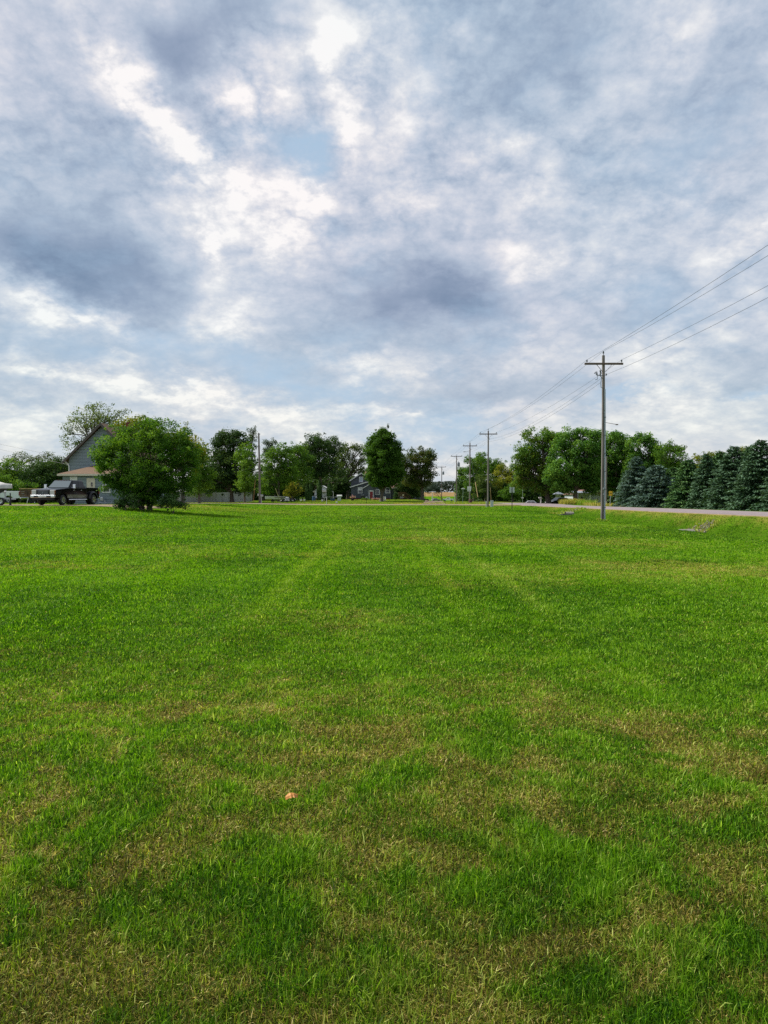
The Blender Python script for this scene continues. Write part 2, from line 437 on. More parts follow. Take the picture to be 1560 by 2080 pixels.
# ================================================================== ground
def pxw(px, py, z=0.0):
    v = px_dir(px, py); k = (EYE - z) / -v.z
    return v.x * k, v.y * k
DRYSPOTS = []   # x, y, rx, ry, amount
for (px, py, rx, ry, a) in [
    (860,1096,3.0,1.7,.55),(320,1112,2.0,1.2,.45),(540,1128,2.2,.9,.45),(220,1152,1.6,.7,.35),(120,1150,1.0,.6,.3),(60,1145,1.0,.7,.3),
    (1400,1145,4.0,1.6,.35),(1250,1105,3.2,1.8,.3),(1500,1160,2.4,1.2,.25),(1150,1180,1.5,.7,.2),(870,1185,1.0,.6,.2),(640,1250,.8,.35,.25),
    (770,1260,.6,.5,.3),(1400,1545,.62,.42,.45),(1290,1500,.35,.3,.25),(700,1460,.5,.35,.3),(540,1440,.35,.25,.35),(500,1700,.42,.2,.45),
    (420,1640,.3,.25,.3),(1130,1640,.4,.35,.35),(900,1580,.25,.2,.25),(180,1450,.6,.3,.3),(60,1420,.5,.3,.3),(430,1440,.5,.2,.25),
    (1330,1830,.25,.16,.4),(760,1980,.4,.16,.35),(540,1960,.35,.15,.3),(200,2010,.35,.15,.35),(1180,1440,.5,.25,.3),(960,1700,.25,.2,.25),
    (600,1780,.28,.16,-.5),(460,1790,.3,.2,-.45),(200,1830,.35,.22,-.4),(1030,1500,.35,.3,-.45),(1280,1400,.7,.22,-.6),(1450,1400,.45,.22,-.5),
    (650,1480,.5,.22,-.5),(1360,1980,.5,.2,-.35),(1010,1690,.25,.2,-.35),(180,1520,.5,.3,-.4),(1130,1520,.3,.3,-.3),(100,1250,2.,1.5,-.35),
    (540,1190,2.5,1.5,-.3),(1490,1960,.25,.2,-.4),(950,1960,.2,.15,-.35),(820,1760,.2,.15,-.3),(40,1720,.3,.3,-.2)]:
    x, y = pxw(px, py); DRYSPOTS.append((x, y, rx, ry, a))
def dryness(x, y):
    x = np.asarray(x, float); y = np.asarray(y, float)
    r = np.hypot(x, y)
    amp = np.clip(r * 0.16, 0.3, 3.0)
    x0_, y0_ = x, y
    x = x + (fbm(x0_, y0_, 1.1, 3, 90) - 0.5) * amp * 1.6; y = y + (fbm(x0_, y0_, 1.1, 3, 95) - 0.5) * amp * 1.6
    near = 1 - S(3.4, 8.0, r)
    base = 0.07 + 0.36 * near
    n = (fbm(x, y, 2.9, 4, 3, 0.75) - 0.5) * (0.7 + 1.9 * near) + (fbm(x, y, 0.22, 3, 8) - 0.5) * 0.7
    n = n + (fbm(x, y, 5.0, 3, 12, .6) - 0.5) * (0.4 + 1.5 * near)
    d = base + n * 0.85
    for (cx, cy, rx, ry, a) in DRYSPOTS:
        q = ((x - cx) / rx) ** 2 + ((y - cy) / ry) ** 2
        d = d + a * (0.45 if cy < 9 else 0.8) * np.exp(-q * 0.8)
    x, y = x0_, y0_
    # verges: road shoulder and both sides of the cross street
    sh = S(17.6, 19.4, x) * (1 - S(19.8, 20.6, x)) * (1 - S(98, 112, y))
    d = d + sh * (0.05 + 0.42 * fbm(x, y, 0.5, 3, 31)) + S(0.7, 1.0, sh) * 0.12
    d = d + 0.5 * S(97, 102, y) * (1 - S(104, 106, y)) * (1 - S(18, 20, x)) * S(-20, -16, x)
    d = d + 0.85 * S(110, 111.5, y) * (1 - S(115.5, 119, y)) * S(-40, -30, x)
    d = d + 0.22 * S(119, 122, y) * (1 - S(160, 170, y)) + 0.35 * S(60, 66, y) * (1 - S(68, 74, y)) * (1 - S(-16, -9, x))
    # greener ditch bottom
    d = d - 0.30 * S(13, 16, x) * (1 - S(17.5, 19, x)) * (1 - S(60, 90, y))
    return np.clip(d, 0, 1)

def axis_pts(segs):
    out = [segs[0][0]]
    for a, b, st in segs:
        n = max(1, int(round((b - a) / st)))
        out += list(np.linspace(a, b, n + 1)[1:])
    return np.array(out)
gx = axis_pts([(-3000, -400, 260), (-400, -80, 16), (-80, -30, 2.0), (-30, -9, 0.6), (-9, 9, 0.22), (9, 30, 0.4), (30, 80, 2.0), (80, 400, 16), (400, 3000, 260)])
gy = axis_pts([(-40, 0, 4), (0, 12, 0.22), (12, 40, 0.5), (40, 130, 1.0), (130, 200, 3.5), (200, 480, 8), (480, 1000, 26), (1000, 4000, 300)])
GX, GY = np.meshgrid(gx, gy)
fx, fy = GX.ravel(), GY.ravel()
GZ = zt(fx, fy) + (fbm(fx, fy, 0.35, 3, 40) - 0.5) * 0.07 * (1 - S(60, 100, np.abs(fx))) * (1 - S(100, 200, fy)) * (1 - S(19.0, 20, fx))
nx_, ny_ = len(gx), len(gy)
ii = np.arange((ny_ - 1) * (nx_ - 1)); rr, cc = ii // (nx_ - 1), ii % (nx_ - 1)
q = np.stack([rr * nx_ + cc, rr * nx_ + cc + 1, (rr + 1) * nx_ + cc + 1, (rr + 1) * nx_ + cc], 1)
field = S(1, 1.001, fy / 452.0) * 1.0
def ground_mat():
    m, t, p = new_mat('lawn ground')
    g = t.nodes.new('ShaderNodeNewGeometry')
    def nz(scale, detail=5, rough=0.6, stretch=None):
        n = t.nodes.new('ShaderNodeTexNoise'); n.inputs['Scale'].default_value = scale; n.inputs['Detail'].default_value = detail; n.inputs['Roughness'].default_value = rough
        if stretch:
            mp = t.nodes.new('ShaderNodeMapping'); mp.inputs['Scale'].default_value = stretch; t.links.new(g.outputs['Position'], mp.inputs[0]); t.links.new(mp.outputs[0], n.inputs['Vector'])
        else: t.links.new(g.outputs['Position'], n.inputs['Vector'])
        return n.outputs['Fac']
    def ramp(fac, stops):
        r = t.nodes.new('ShaderNodeValToRGB'); t.links.new(fac, r.inputs[0])
        while len(r.color_ramp.elements) < len(stops): r.color_ramp.elements.new(0.5)
        for e, (pp, c) in zip(r.color_ramp.elements, stops): e.position = pp; e.color = (*c, 1)
        return r.outputs[0]
    def mix(f, a, b):
        n = t.nodes.new('ShaderNodeMixRGB')
        if isinstance(f, float): n.inputs[0].default_value = f
        else: t.links.new(f, n.inputs[0])
        t.links.new(a, n.inputs[1]); t.links.new(b, n.inputs[2]); return n.outputs[0]
    fine = nz(5.0, 9, 0.75)
    med = nz(0.9, 6, 0.65)
    green = mix(0.5, ramp(fine, [(0.3, GREEN_LO), (0.55, GREEN_MID), (0.75, GREEN_HI)]), ramp(med, [(0.3, GREEN_LO), (0.5, GREEN_MID), (0.75, GREEN_HI)]))
    straw = ramp(fine, [(0.3, (0.13, 0.085, 0.02)), (0.5, (0.26, 0.18, 0.05)), (0.75, (0.42, 0.31, 0.12))])
    a = t.nodes.new('ShaderNodeAttribute'); a.attribute_name = 'dry'
    mm = t.nodes.new('ShaderNodeMath'); mm.operation = 'MULTIPLY_ADD'
    sb = t.nodes.new('ShaderNodeMath'); sb.operation = 'SUBTRACT'; t.links.new(nz(2.2, 7, 0.7), sb.inputs[0]); sb.inputs[1].default_value = 0.5
    t.links.new(sb.outputs[0], mm.inputs[0]); mm.inputs[1].default_value = 0.7; t.links.new(a.outputs['Fac'], mm.inputs[2]); mm.use_clamp = True
    lawn = mix(mm.outputs[0], green, straw)
    # soil and thatch close to the viewer where separate blades stand on it
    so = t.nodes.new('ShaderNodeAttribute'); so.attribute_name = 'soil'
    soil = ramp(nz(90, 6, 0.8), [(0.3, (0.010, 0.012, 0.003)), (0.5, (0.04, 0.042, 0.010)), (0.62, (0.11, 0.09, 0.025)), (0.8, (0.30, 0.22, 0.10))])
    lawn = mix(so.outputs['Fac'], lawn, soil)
    fa = t.nodes.new('ShaderNodeAttribute'); fa.attribute_name = 'crop'
    crop = ramp(nz(0.2, 5, 0.6, (1, 0.06, 1)), [(0.3, (0.19, 0.125, 0.055)), (0.7, (0.26, 0.18, 0.085))])
    lawn = mix(fa.outputs['Fac'], lawn, crop)
    t.links.new(lawn, p.inputs['Base Color'])
    p.inputs['Roughness'].default_value = 1.0; p.inputs['Specular IOR Level'].default_value = 0.0
    b = t.nodes.new('ShaderNodeBump'); b.inputs['Strength'].default_value = 0.9; b.inputs['Distance'].default_value = 0.12
    t.links.new(fine, b.inputs['Height']); t.links.new(b.outputs[0], p.inputs['Normal'])
    return m
GREEN_LO, GREEN_MID, GREEN_HI = (0.020, 0.075, 0.001), (0.052, 0.15, 0.003), (0.10, 0.22, 0.006)
MG = ground_mat()
rdist = np.hypot(fx, fy)
soil_w = 0.55 * (1 - S(4, 12, rdist)) + 0.30 * S(12.5, 15, fx) * (1 - S(18.2, 19.2, fx)) * (1 - S(70, 95, fy))  # the ditch term only serves to darken the ground there
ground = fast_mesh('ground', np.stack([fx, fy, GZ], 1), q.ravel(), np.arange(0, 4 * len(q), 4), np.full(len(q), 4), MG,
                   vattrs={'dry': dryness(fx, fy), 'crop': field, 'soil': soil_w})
ground.data.polygons.foreach_set('use_smooth', np.ones(len(q), dtype=bool))
tag(ground, kind='structure')

# ------------------------------------------------------------------ roads: sheets laid on the ground
def sheet(name, xs_of_y, ys, m, nx=8, lift=0.02):
    vs = []; fs = []
    for y in ys:
        a, b = xs_of_y(y)
        for k in range(nx + 1):      # first and last column turn down into the ground
            x = a + (b - a) * (k - 1) / (nx - 2) if 0 < k < nx else (a - .12 if k == 0 else b + .12)
            vs.append((x, y, z0(x, y) + (lift if 0 < k < nx else -.15)))
    for r in range(len(ys) - 1):
        for k in range(nx):
            fs.append((r * (nx + 1) + k, r * (nx + 1) + k + 1, (r + 1) * (nx + 1) + k + 1, (r + 1) * (nx + 1) + k))
    b = MB(); b.add(vs, fs); o = b.build(name, m); tag(o, kind='structure')
    return o
M_road = mat('worn pinkish asphalt', (0.23, 0.18, 0.185), (0.17, 0.135, 0.14), 0.85, 3.0, bump=0.3, detail=9)
M_conc = mat('pale concrete street', (0.22, 0.175, 0.115), (0.15, 0.115, 0.07), 0.85, 1.5, bump=0.2, detail=8)
M_gravel = mat('tan gravel', (0.24, 0.175, 0.10), (0.13, 0.095, 0.05), 0.9, 6.0, bump=0.6, detail=9)
sheet('main_road', lambda y: (20.0, 27.0 + 2.5 * float(S(100, 125, y))), list(np.arange(-40, 132, 2.0)), M_road, 10, 0.03)
sheet('cross_street', lambda y: (-60.0, 20.0), [103.2 + .8 * i for i in range(10)], M_conc, 60, 0.035)
sheet('gravel_lane', lambda y: (5.9 + (y - 110.6) * .073, 9.6 + (y - 110.6) * .073), [110.6 + 6 * i for i in range(41)], M_gravel, 6, 0.07)
sheet('driveway', lambda y: (-60.0, -17.5 - 3.5 * abs(math.sin((y - 52) * 1.3)) * 0.4 - (4 if y < 54.3 else 0)), [53.6 + .5 * i for i in range(14)], M_gravel, 70, 0.045)
M_edge = mat('gravel shoulder', (0.26, 0.19, 0.10), (0.13, 0.10, 0.04), 0.95, 5.0, bump=0.6, detail=9)
rs = random.Random(3)
_e = {}
def edge_fn(y):
    k = round(y, 2)
    if k not in _e: _e[k] = 19.55 + rs.uniform(0, .3)
    return (_e[k], 20.05)
sheet('road_shoulder', edge_fn, list(np.arange(20, 103, 0.5)), M_edge, 4, 0.025)

# ------------------------------------------------------------------ grass: separate blades out to 40 m
def blade_mat():
    m = bpy.data.materials.new('grass blades'); m.use_nodes = True; t = m.node_tree; t.nodes.clear()
    def at(n):
        a = t.nodes.new('ShaderNodeAttribute'); a.attribute_name = n; return a.outputs['Fac']
    def ramp(fac, stops):
        r = t.nodes.new('ShaderNodeValToRGB'); t.links.new(fac, r.inputs[0])
        while len(r.color_ramp.elements) < len(stops): r.color_ramp.elements.new(0.5)
        for e, (pp, c) in zip(r.color_ramp.elements, stops): e.position = pp; e.color = (*c, 1)
        return r.outputs[0]
    g = ramp(at('rnd'), [(0, BL[0]), (0.5, BL[1]), (0.85, BL[2]), (1.0, BL[3])])
    s = ramp(at('rnd'), [(0, (0.07, 0.05, 0.014)), (0.40, (0.22, 0.18, 0.03)), (0.7, (0.46, 0.34, 0.10)), (1.0, (0.74, 0.58, 0.28))])
    mx = t.nodes.new('ShaderNodeMixRGB'); t.links.new(at('dry'), mx.inputs[0]); t.links.new(g, mx.inputs[1]); t.links.new(s, mx.inputs[2])
    d = t.nodes.new('ShaderNodeBsdfPrincipled'); t.links.new(mx.outputs[0], d.inputs['Base Color']); d.inputs['Roughness'].default_value = 0.6; d.inputs['Specular IOR Level'].default_value = 0.12
    tm = t.nodes.new('ShaderNodeMixRGB'); tm.blend_type = 'MULTIPLY'; tm.inputs[0].default_value = 1; tm.inputs[2].default_value = (1.25, 1.35, 0.45, 1)
    t.links.new(mx.outputs[0], tm.inputs[1])
    tr = t.nodes.new('ShaderNodeBsdfTranslucent'); t.links.new(tm.outputs[0], tr.inputs[0])
    ms = t.nodes.new('ShaderNodeMixShader'); ms.inputs[0].default_value = 0.4
    t.links.new(d.outputs[0], ms.inputs[1]); t.links.new(tr.outputs[0], ms.inputs[2])
    o = t.nodes.new('ShaderNodeOutputMaterial'); t.links.new(ms.outputs[0], o.inputs[0])
    return m
BL = [(0.016, 0.065, 0.003), (0.092, 0.235, 0.006), (0.205, 0.385, 0.013), (0.42, 0.60, 0.10)]
MBLD = blade_mat()
def grass_blades(name, n_total, rmin, rmax, dens_pow, label):
    rng = np.random.default_rng(21)
    # radial pdf ~ r * r^-pow
    k = 2 - dens_pow
    u = rng.random(n_total)
    r = (u * (rmax ** k - rmin ** k) + rmin ** k) ** (1 / k)
    th = rng.uniform(-0.62, 0.62, n_total)
    x = r * np.sin(th); y = r * np.cos(th)
    tuft = fbm(x, y, 3.2, 4, 60, .6); tuft2 = vnoise(x, y, 9.0, 71)
    dry = dryness(x, y)
    keep = (rng.random(n_total) < np.clip(1.1 - 0.15 * dry + 0.5 * (tuft - 0.5), 0.4, 1)) & (x < 19.4) & ~((y > 53.3) & (y < 60.6) & (x < -16)) & ~((y > 102.9) & (y < 111.1) & (x < 20))
    x, y, r, tuft, tuft2, dry = [a[keep] for a in (x, y, r, tuft, tuft2, dry)]
    n = len(x)
    pdry = np.clip(dry * 0.95 + (tuft2 - 0.5) * 0.45, 0, 0.72)
    isdry = rng.random(n) < pdry
    olive = np.clip(dry * 0.75 + rng.normal(0, 0.12, n), 0, 0.6)
    blade_dry = np.where(isdry, rng.uniform(0.65, 1, n), olive * 0.65)
    h = 0.014 + 0.030 * rng.random(n) ** 1.6 + 0.038 * np.clip((tuft - 0.52) * 3, 0, 1) * (1 - dry)
    h *= np.where(isdry, 0.75, 1.0) * (1 + 0.35 * (1 - S(2.5, 6, r)))
    long_ = (rng.random(n) < 0.016) & (~isdry) & (tuft > 0.5); h = np.where(long_, h * 1.6, h)
    w = (0.0024 + 0.0014 * rng.random(n)) * (np.maximum(r, 2.3) / 2.3) ** 0.84
    w = np.where(long_, w * 1.5, w)
    h = h * (1 + 0.012 * np.minimum(r, 45))
    az = rng.uniform(0, 2 * np.pi, n)
    lean = np.abs(rng.normal(0.55, 0.45, n)) + isdry * rng.uniform(0.3, 1.2, n)
    # mowing direction: neighbouring passes lean opposite ways
    stripe = np.where((np.floor((x + 0.06 * y) / 1.35) % 2) == 0, 1.0, -1.0) * S(5, 10, r) * 0.16
    dx = np.cos(az) * lean; dy = np.sin(az) * lean + stripe
    L_ = np.hypot(dx, dy); up = 1 / np.sqrt(1 + L_ ** 2)
    dirv = np.stack([dx * up, dy * up, up], 1)
    face = rng.uniform(0, 2 * np.pi, n)
    side = np.stack([np.cos(face), np.sin(face), np.zeros(n)], 1)
    base = np.stack([x, y, zt(x, y) + (fbm(x, y, 0.35, 3, 40) - 0.5) * 0.07 - 0.004], 1)
    midp = base + dirv * (h * 0.5)[:, None] + np.array([0, 0, 1]) * (h * 0.10)[:, None]
    drp = np.minimum(L_ * 0.25, 0.5) * h
    tip = base + dirv * h[:, None] - np.array([0, 0, 1]) * (drp * 0.5)[:, None] + np.stack([dx, dy, 0 * dx], 1) * (h * 0.18)[:, None]
    tip[:, 2] = np.maximum(tip[:, 2], base[:, 2] + 0.006)
    hw = side * (w / 2)[:, None]
    V = np.stack([base - hw, base + hw, midp + hw * 0.85, midp - hw * 0.85, tip], 1).reshape(-1, 3)
    i0 = np.arange(n) * 5
    loops = np.stack([i0, i0 + 1, i0 + 2, i0 + 3, i0 + 3, i0 + 2, i0 + 4], 1).ravel()
    starts = np.stack([np.arange(n) * 7, np.arange(n) * 7 + 4], 1).ravel()
    tot = np.tile([4, 3], n)
    rnd = np.clip(rng.random(n) * 0.95 + (tuft - 0.5) * 0.7 + 0.03, 0, 1)
    rnd = np.clip(rnd - 0.20 * (1 - S(2.2, 6, r)), 0, 1)  # nearest blades coloured darker: vignette and self-shadow put into the tint
    rnd = np.clip(rnd + (fbm(x, y, 0.30, 3, 77) - 0.5) * 0.75 * S(4, 9, r) - 0.26 * S(12.5, 15, x) * (1 - S(18, 19.2, x)) * (1 - S(70, 95, y)), 0, .9)
    for (tx_, tw_, ta_) in ((-1.75, .17, .24), (-1.25, .10, .12), (1.15, .12, .14), (2.25, .17, .22), (4.6, .2, .08), (-5.2, .2, .07)):
        tr_ = np.exp(-((x - tx_ - 0.06 * np.sin(y * .4 + tx_)) / tw_) ** 2) * S(7, 12, y) * (1 - S(24, 40, y))
        rnd = np.clip(rnd + ta_ * tr_, 0, .93); blade_dry = np.clip(blade_dry + .16 * tr_ * (ta_ / .3), 0, 1)
    rnd = np.where(rng.random(n) < 0.03 * (r < 12), 1.0, np.minimum(rnd, 0.85))
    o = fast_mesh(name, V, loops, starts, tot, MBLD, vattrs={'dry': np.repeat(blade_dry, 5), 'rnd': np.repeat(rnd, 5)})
    tag(o, label, 'grass', kind='stuff')
    return o
grass_blades('grass', NBLADES, 1.2, 150.0, 1.88, 'mown green lawn grass with dry tan patches, filling the open lot')

# ================================================================== trees
def limb(b, p0, p1, r0, r1, rng, n=4, wob=0.06):
    p0, p1 = np.array(p0, float), np.array(p1, float); L_ = np.linalg.norm(p1 - p0)
    pts = []; rad = []
    for i in range(n + 1):
        t = i / n
        p = p0 * (1 - t) + p1 * t + (rng.normal(size=3) * wob * L_ * math.sin(math.pi * t))
        p[2] += 0.10 * L_ * math.sin(math.pi * t)
        pts.append(p); rad.append(r0 * (1 - t) + r1 * t)
    b.tube(pts, rad, 6)
    return pts
def tree(label, px, d, lobes, m, bark, ls=0.34, cov=0.55, rc=0.8, trunk_r=0.28, group=None, name='leafy_tree', cat='tree', seed=0,
         low_trunk=None, tint=(0.0, 1.0), dens=1.0, gz=None, multi=1):
    rng = np.random.default_rng(seed + int(px))
    ls = ls * 0.82
    bx = WX(px, d); bz = z0(bx, d) if gz is None else gz
    root = thing(name, label, cat, (bx, d, bz - 0.02), 0, group)
    P = []; NR = []; T = []
    tb = MB(); ends = []
    tops = []
    for (lx, ly, rx, ry) in lobes:
        c = W(lx, ly, d); c = np.array([c.x - bx, 0, c.z - bz])
        a, bb = rx * 1.20 * d / F, ry * 1.20 * d / F
        dep = (a + bb) / 2 * 0.9
        c[1] = rng.uniform(-0.35, 0.35) * dep
        nc = max(4, int(dens * 3.8 * a * bb / (rc * rc)))
        uu = rng.normal(size=(nc, 3)); uu /= np.linalg.norm(uu, axis=1, keepdims=True)
        rad = rng.random(nc) ** (1 / 2.4)
        cc_ = c + uu * rad[:, None] * np.array([a - rc * .40, dep, bb - rc * .35])
        crs = rc * rng.uniform(0.5, 1.25, nc)
        out_ = rng.random(nc) < 0.16
        cc_ = np.where(out_[:, None], c + uu * np.array([a, dep, bb]) * rng.uniform(0.90, 1.04, nc)[:, None], cc_)
        crs = np.where(out_, rc * rng.uniform(0.22, 0.45, nc), crs)
        ct = rng.uniform(0, 1, nc)
        tops.append((c, a, bb, cc_))
        for k in range(nc):
            nl = int(cov * 12.6 * crs[k] ** 2 * 0.5 / (ls * ls * 0.30)) + 3
            v = rng.normal(size=(nl, 3)); v /= np.linalg.norm(v, axis=1, keepdims=True)
            rr_ = crs[k] * (0.35 + 0.65 * rng.random(nl) ** 0.6) * (1 + rng.uniform(0.1, 0.6, nl) * (rng.random(nl) < 0.14))
            pp = cc_[k] + v * rr_[:, None] * np.array([1, 1, 0.72])
            P.append(pp)
            NR.append(v * 0.7 + rng.normal(size=(nl, 3)) * 0.55 + np.array([0, 0, 0.55]))
            T.append(np.clip(tint[0] + (tint[1] - tint[0]) * (0.55 * ct[k] + 0.45 * rng.random(nl)), 0, 1))
    P = np.concatenate(P); NR = np.concatenate(NR); T = np.concatenate(T)
    ok = P[:, 2] > 0.12
    P, NR, T = P[ok], NR[ok], T[ok]
    ln = ls * rng.uniform(0.7, 1.3, len(P)); wd = ln * rng.uniform(0.5, 0.75, len(P))
    leaf_cards(P, NR, ln, wd, T, 'crown', m, root, rng)
    zmin = min(t[0][2] - t[2] for t in tops); zc = max(t[0][2] for t in tops)
    xm = float(np.mean([t[0][0] for t in tops]))
    for s_ in range(multi):
        off = np.array([rng.normal() * 0.35, rng.normal() * 0.3, 0]) * (multi > 1)
        fork_z = max(0.8, zmin + 0.25 * (zc - zmin)) if low_trunk is None else low_trunk
        fork = np.array([xm * 0.25, 0, fork_z]) + off * 1.2
        tb.tube([off + [0, 0, -0.1], off + [0, 0, 0.25], off * 1.4 + (fork - off) * 0.5 * np.array([1, 1, 1]), fork], [trunk_r * 1.45, trunk_r, trunk_r * 0.85, trunk_r * 0.7], 9)
        for (c, a, bb, cc_) in tops[s_::multi]:
            pts = limb(tb, fork - [0, 0, 0.2], c + [0, 0, bb * 0.3], trunk_r * 0.55, trunk_r * 0.14, rng, 5)
            for j in range(min(7, len(cc_))):
                s0 = pts[rng.integers(1, 5)]
                limb(tb, s0, cc_[j], trunk_r * 0.22, trunk_r * 0.06, rng, 3)
    tb.build('trunk', bark, root, smooth=True)
    return root

def spruce(label, px, d, ytop, halfw, m, bark, seed, group, base_z=None, dens=1.0):
    rng = np.random.default_rng(seed)
    bx = WX(px, d); bz = z0(bx, d)
    H = W(px, ytop, d).z - bz; Rm = halfw * d / F
    root = thing('spruce_tree', label, 'tree', (bx, d, bz - 0.02), 0, group)
    P = []; NR = []; AX = []; T = []; tb = MB()
    tb.tube([(0, 0, -0.1), (0, 0, H * 0.5), (0, 0, H * 0.97)], [0.2, 0.12, 0.02], 7)
    z = 0.12
    while z < H * 0.985:
        t = z / H
        Lr = Rm * 1.42 * (1 - t) ** 0.72 * (0.93 if t > 0.06 else 0.8) + 0.05
        nb = max(4, int((9 + 7 * (1 - t)) * dens))
        ph = rng.uniform(0, 6.28)
        for k in range(nb):
            a = ph + 6.283 * k / nb + rng.normal(0, 0.16)
            Lb = Lr * rng.uniform(0.80, 1.14)
            rise = rng.normal(-0.04, 0.06) + (0.5 * t)
            dirb = np.array([math.cos(a), math.sin(a), rise])
            zz = z + rng.normal(0, 0.07)
            ns = max(5, int(Lb * 30))
            s = rng.random(ns) ** 0.62
            base = np.array([0, 0, zz]) + dirb * (s * Lb)[:, None]
            base[:, 2] -= 0.20 * Lb * s * s - 0.12 * Lb * np.clip(s - 0.75, 0, 1) ** 1
            perp = np.array([-math.sin(a), math.cos(a), 0])
            off = rng.normal(0, 1, ns) * (0.16 + 0.16 * Lb * (1 - s))
            base += perp * off[:, None]
            base[:, 2] += rng.normal(0, 0.05, ns) - 0.05
            ax = dirb + perp * (np.sign(off) * rng.uniform(0.2, 1.1, ns))[:, None] + np.stack([np.zeros(ns), np.zeros(ns), rng.normal(-0.1, 0.3, ns)], 1)
            P.append(base); AX.append(ax)
            NR.append(np.stack([rng.normal(0, .5, ns), rng.normal(0, .5, ns), np.ones(ns)], 1))
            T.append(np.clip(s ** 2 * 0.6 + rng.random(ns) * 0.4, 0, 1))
            if k % 2 == 0: tb.bar((0, 0, zz), tuple(np.array([0, 0, zz - 0.1 * Lb]) + dirb * Lb * 0.8), 0.025)
        z += 0.20 + 0.12 * (1 - t) * rng.uniform(0.8, 1.3)
    P = np.concatenate(P); NR = np.concatenate(NR); AX = np.concatenate(AX); T = np.concatenate(T)
    ln = rng.uniform(0.22, 0.40, len(P)); wd = rng.uniform(0.09, 0.15, len(P))
    P[:, 2] = np.maximum(P[:, 2], 0.03)
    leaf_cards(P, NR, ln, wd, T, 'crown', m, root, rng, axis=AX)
    tb.build('trunk', bark, root)
    return root

def arborvitae(px, d, ytop, halfw, m, bark, seed, label, group):
    rng = np.random.default_rng(seed)
    bx = WX(px, d); bz = z0(bx, d)
    H = W(px, ytop, d).z - bz; Rm = halfw * d / F
    root = thing('arborvitae', label, 'evergreen shrub', (bx, d, bz - 0.02), 0, group)
    n = 2600
    t = rng.random(n) ** 0.9; a = rng.uniform(0, 6.283, n)
    rr_ = Rm * np.minimum(1, (1 - t) * 2.6) ** 0.6 * (0.75 + 0.25 * rng.random(n)) * (1 + 0.12 * np.sin(a * 3 + t * 9)) + 0.02
    P = np.stack([rr_ * np.cos(a), rr_ * np.sin(a), 0.05 + t * H], 1)
    NR = np.stack([np.cos(a), np.sin(a), 0.4 + 0 * a], 1) + rng.normal(0, .35, (n, 3))
    AX = np.stack([0.2 * np.cos(a), 0.2 * np.sin(a), 1 + 0 * a], 1)
    leaf_cards(P, NR, rng.uniform(.22, .36, n), rng.uniform(.10, .16, n), rng.random(n), 'crown', m, root, rng, axis=AX)
    part('trunk', bark, root, lambda b: b.tube([(0, 0, -.1), (0, 0, H * .5), (0, 0, H * .9)], [.10, .07, .02], 6))
    return root

M_bark = mat('grey brown bark', (0.13, 0.105, 0.08), (0.06, 0.048, 0.036), 0.9, 9, bump=0.8, stretch=(1, 1, .25))
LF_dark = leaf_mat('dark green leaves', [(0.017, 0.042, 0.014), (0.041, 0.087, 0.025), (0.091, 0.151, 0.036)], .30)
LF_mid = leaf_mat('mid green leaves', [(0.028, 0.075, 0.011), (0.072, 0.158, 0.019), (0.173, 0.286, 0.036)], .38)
LF_shrub = leaf_mat('shrub leaves', [(0.020, 0.063, 0.010), (0.058, 0.143, 0.015), (0.173, 0.302, 0.029)], .40)
LF_yel = leaf_mat('yellow green leaves', [(0.060, 0.098, 0.014), (0.173, 0.204, 0.022), (0.407, 0.332, 0.040)], .42)
LF_olive = leaf_mat('olive leaves', [(0.026, 0.055, 0.016), (0.070, 0.115, 0.028), (0.16, 0.21, 0.05)], .35)
LF_maple = leaf_mat('silver maple leaves', [(0.024, 0.085, 0.015), (0.075, 0.18, 0.029), (0.19, 0.33, 0.048)], .35)
LF_mapley = leaf_mat('turning maple leaves', [(0.028, 0.085, 0.014), (0.075, 0.165, 0.022), (0.23, 0.27, 0.036)], .38)
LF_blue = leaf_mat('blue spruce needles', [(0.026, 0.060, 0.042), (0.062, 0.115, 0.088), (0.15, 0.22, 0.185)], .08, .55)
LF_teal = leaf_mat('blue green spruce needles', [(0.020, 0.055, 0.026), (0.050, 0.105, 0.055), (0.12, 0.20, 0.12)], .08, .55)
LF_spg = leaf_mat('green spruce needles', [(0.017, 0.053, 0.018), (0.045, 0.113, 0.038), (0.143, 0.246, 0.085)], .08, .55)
LF_arb = leaf_mat('arborvitae foliage', [(0.020, 0.053, 0.015), (0.049, 0.098, 0.025), (0.081, 0.151, 0.032)], .1)
LF_mixed = leaf_mat('rust tinged green leaves', [(0.020, 0.048, 0.013), (0.060, 0.096, 0.021), (0.200, 0.160, 0.043)], .35)
LF_dist = leaf_mat('distant leaves', [(0.035, 0.055, 0.045), (0.055, 0.080, 0.062), (0.08, 0.11, 0.08)], .2)  # slight blue-grey of distance haze put into the leaf colour
GB = 'trees along the far side of the street'
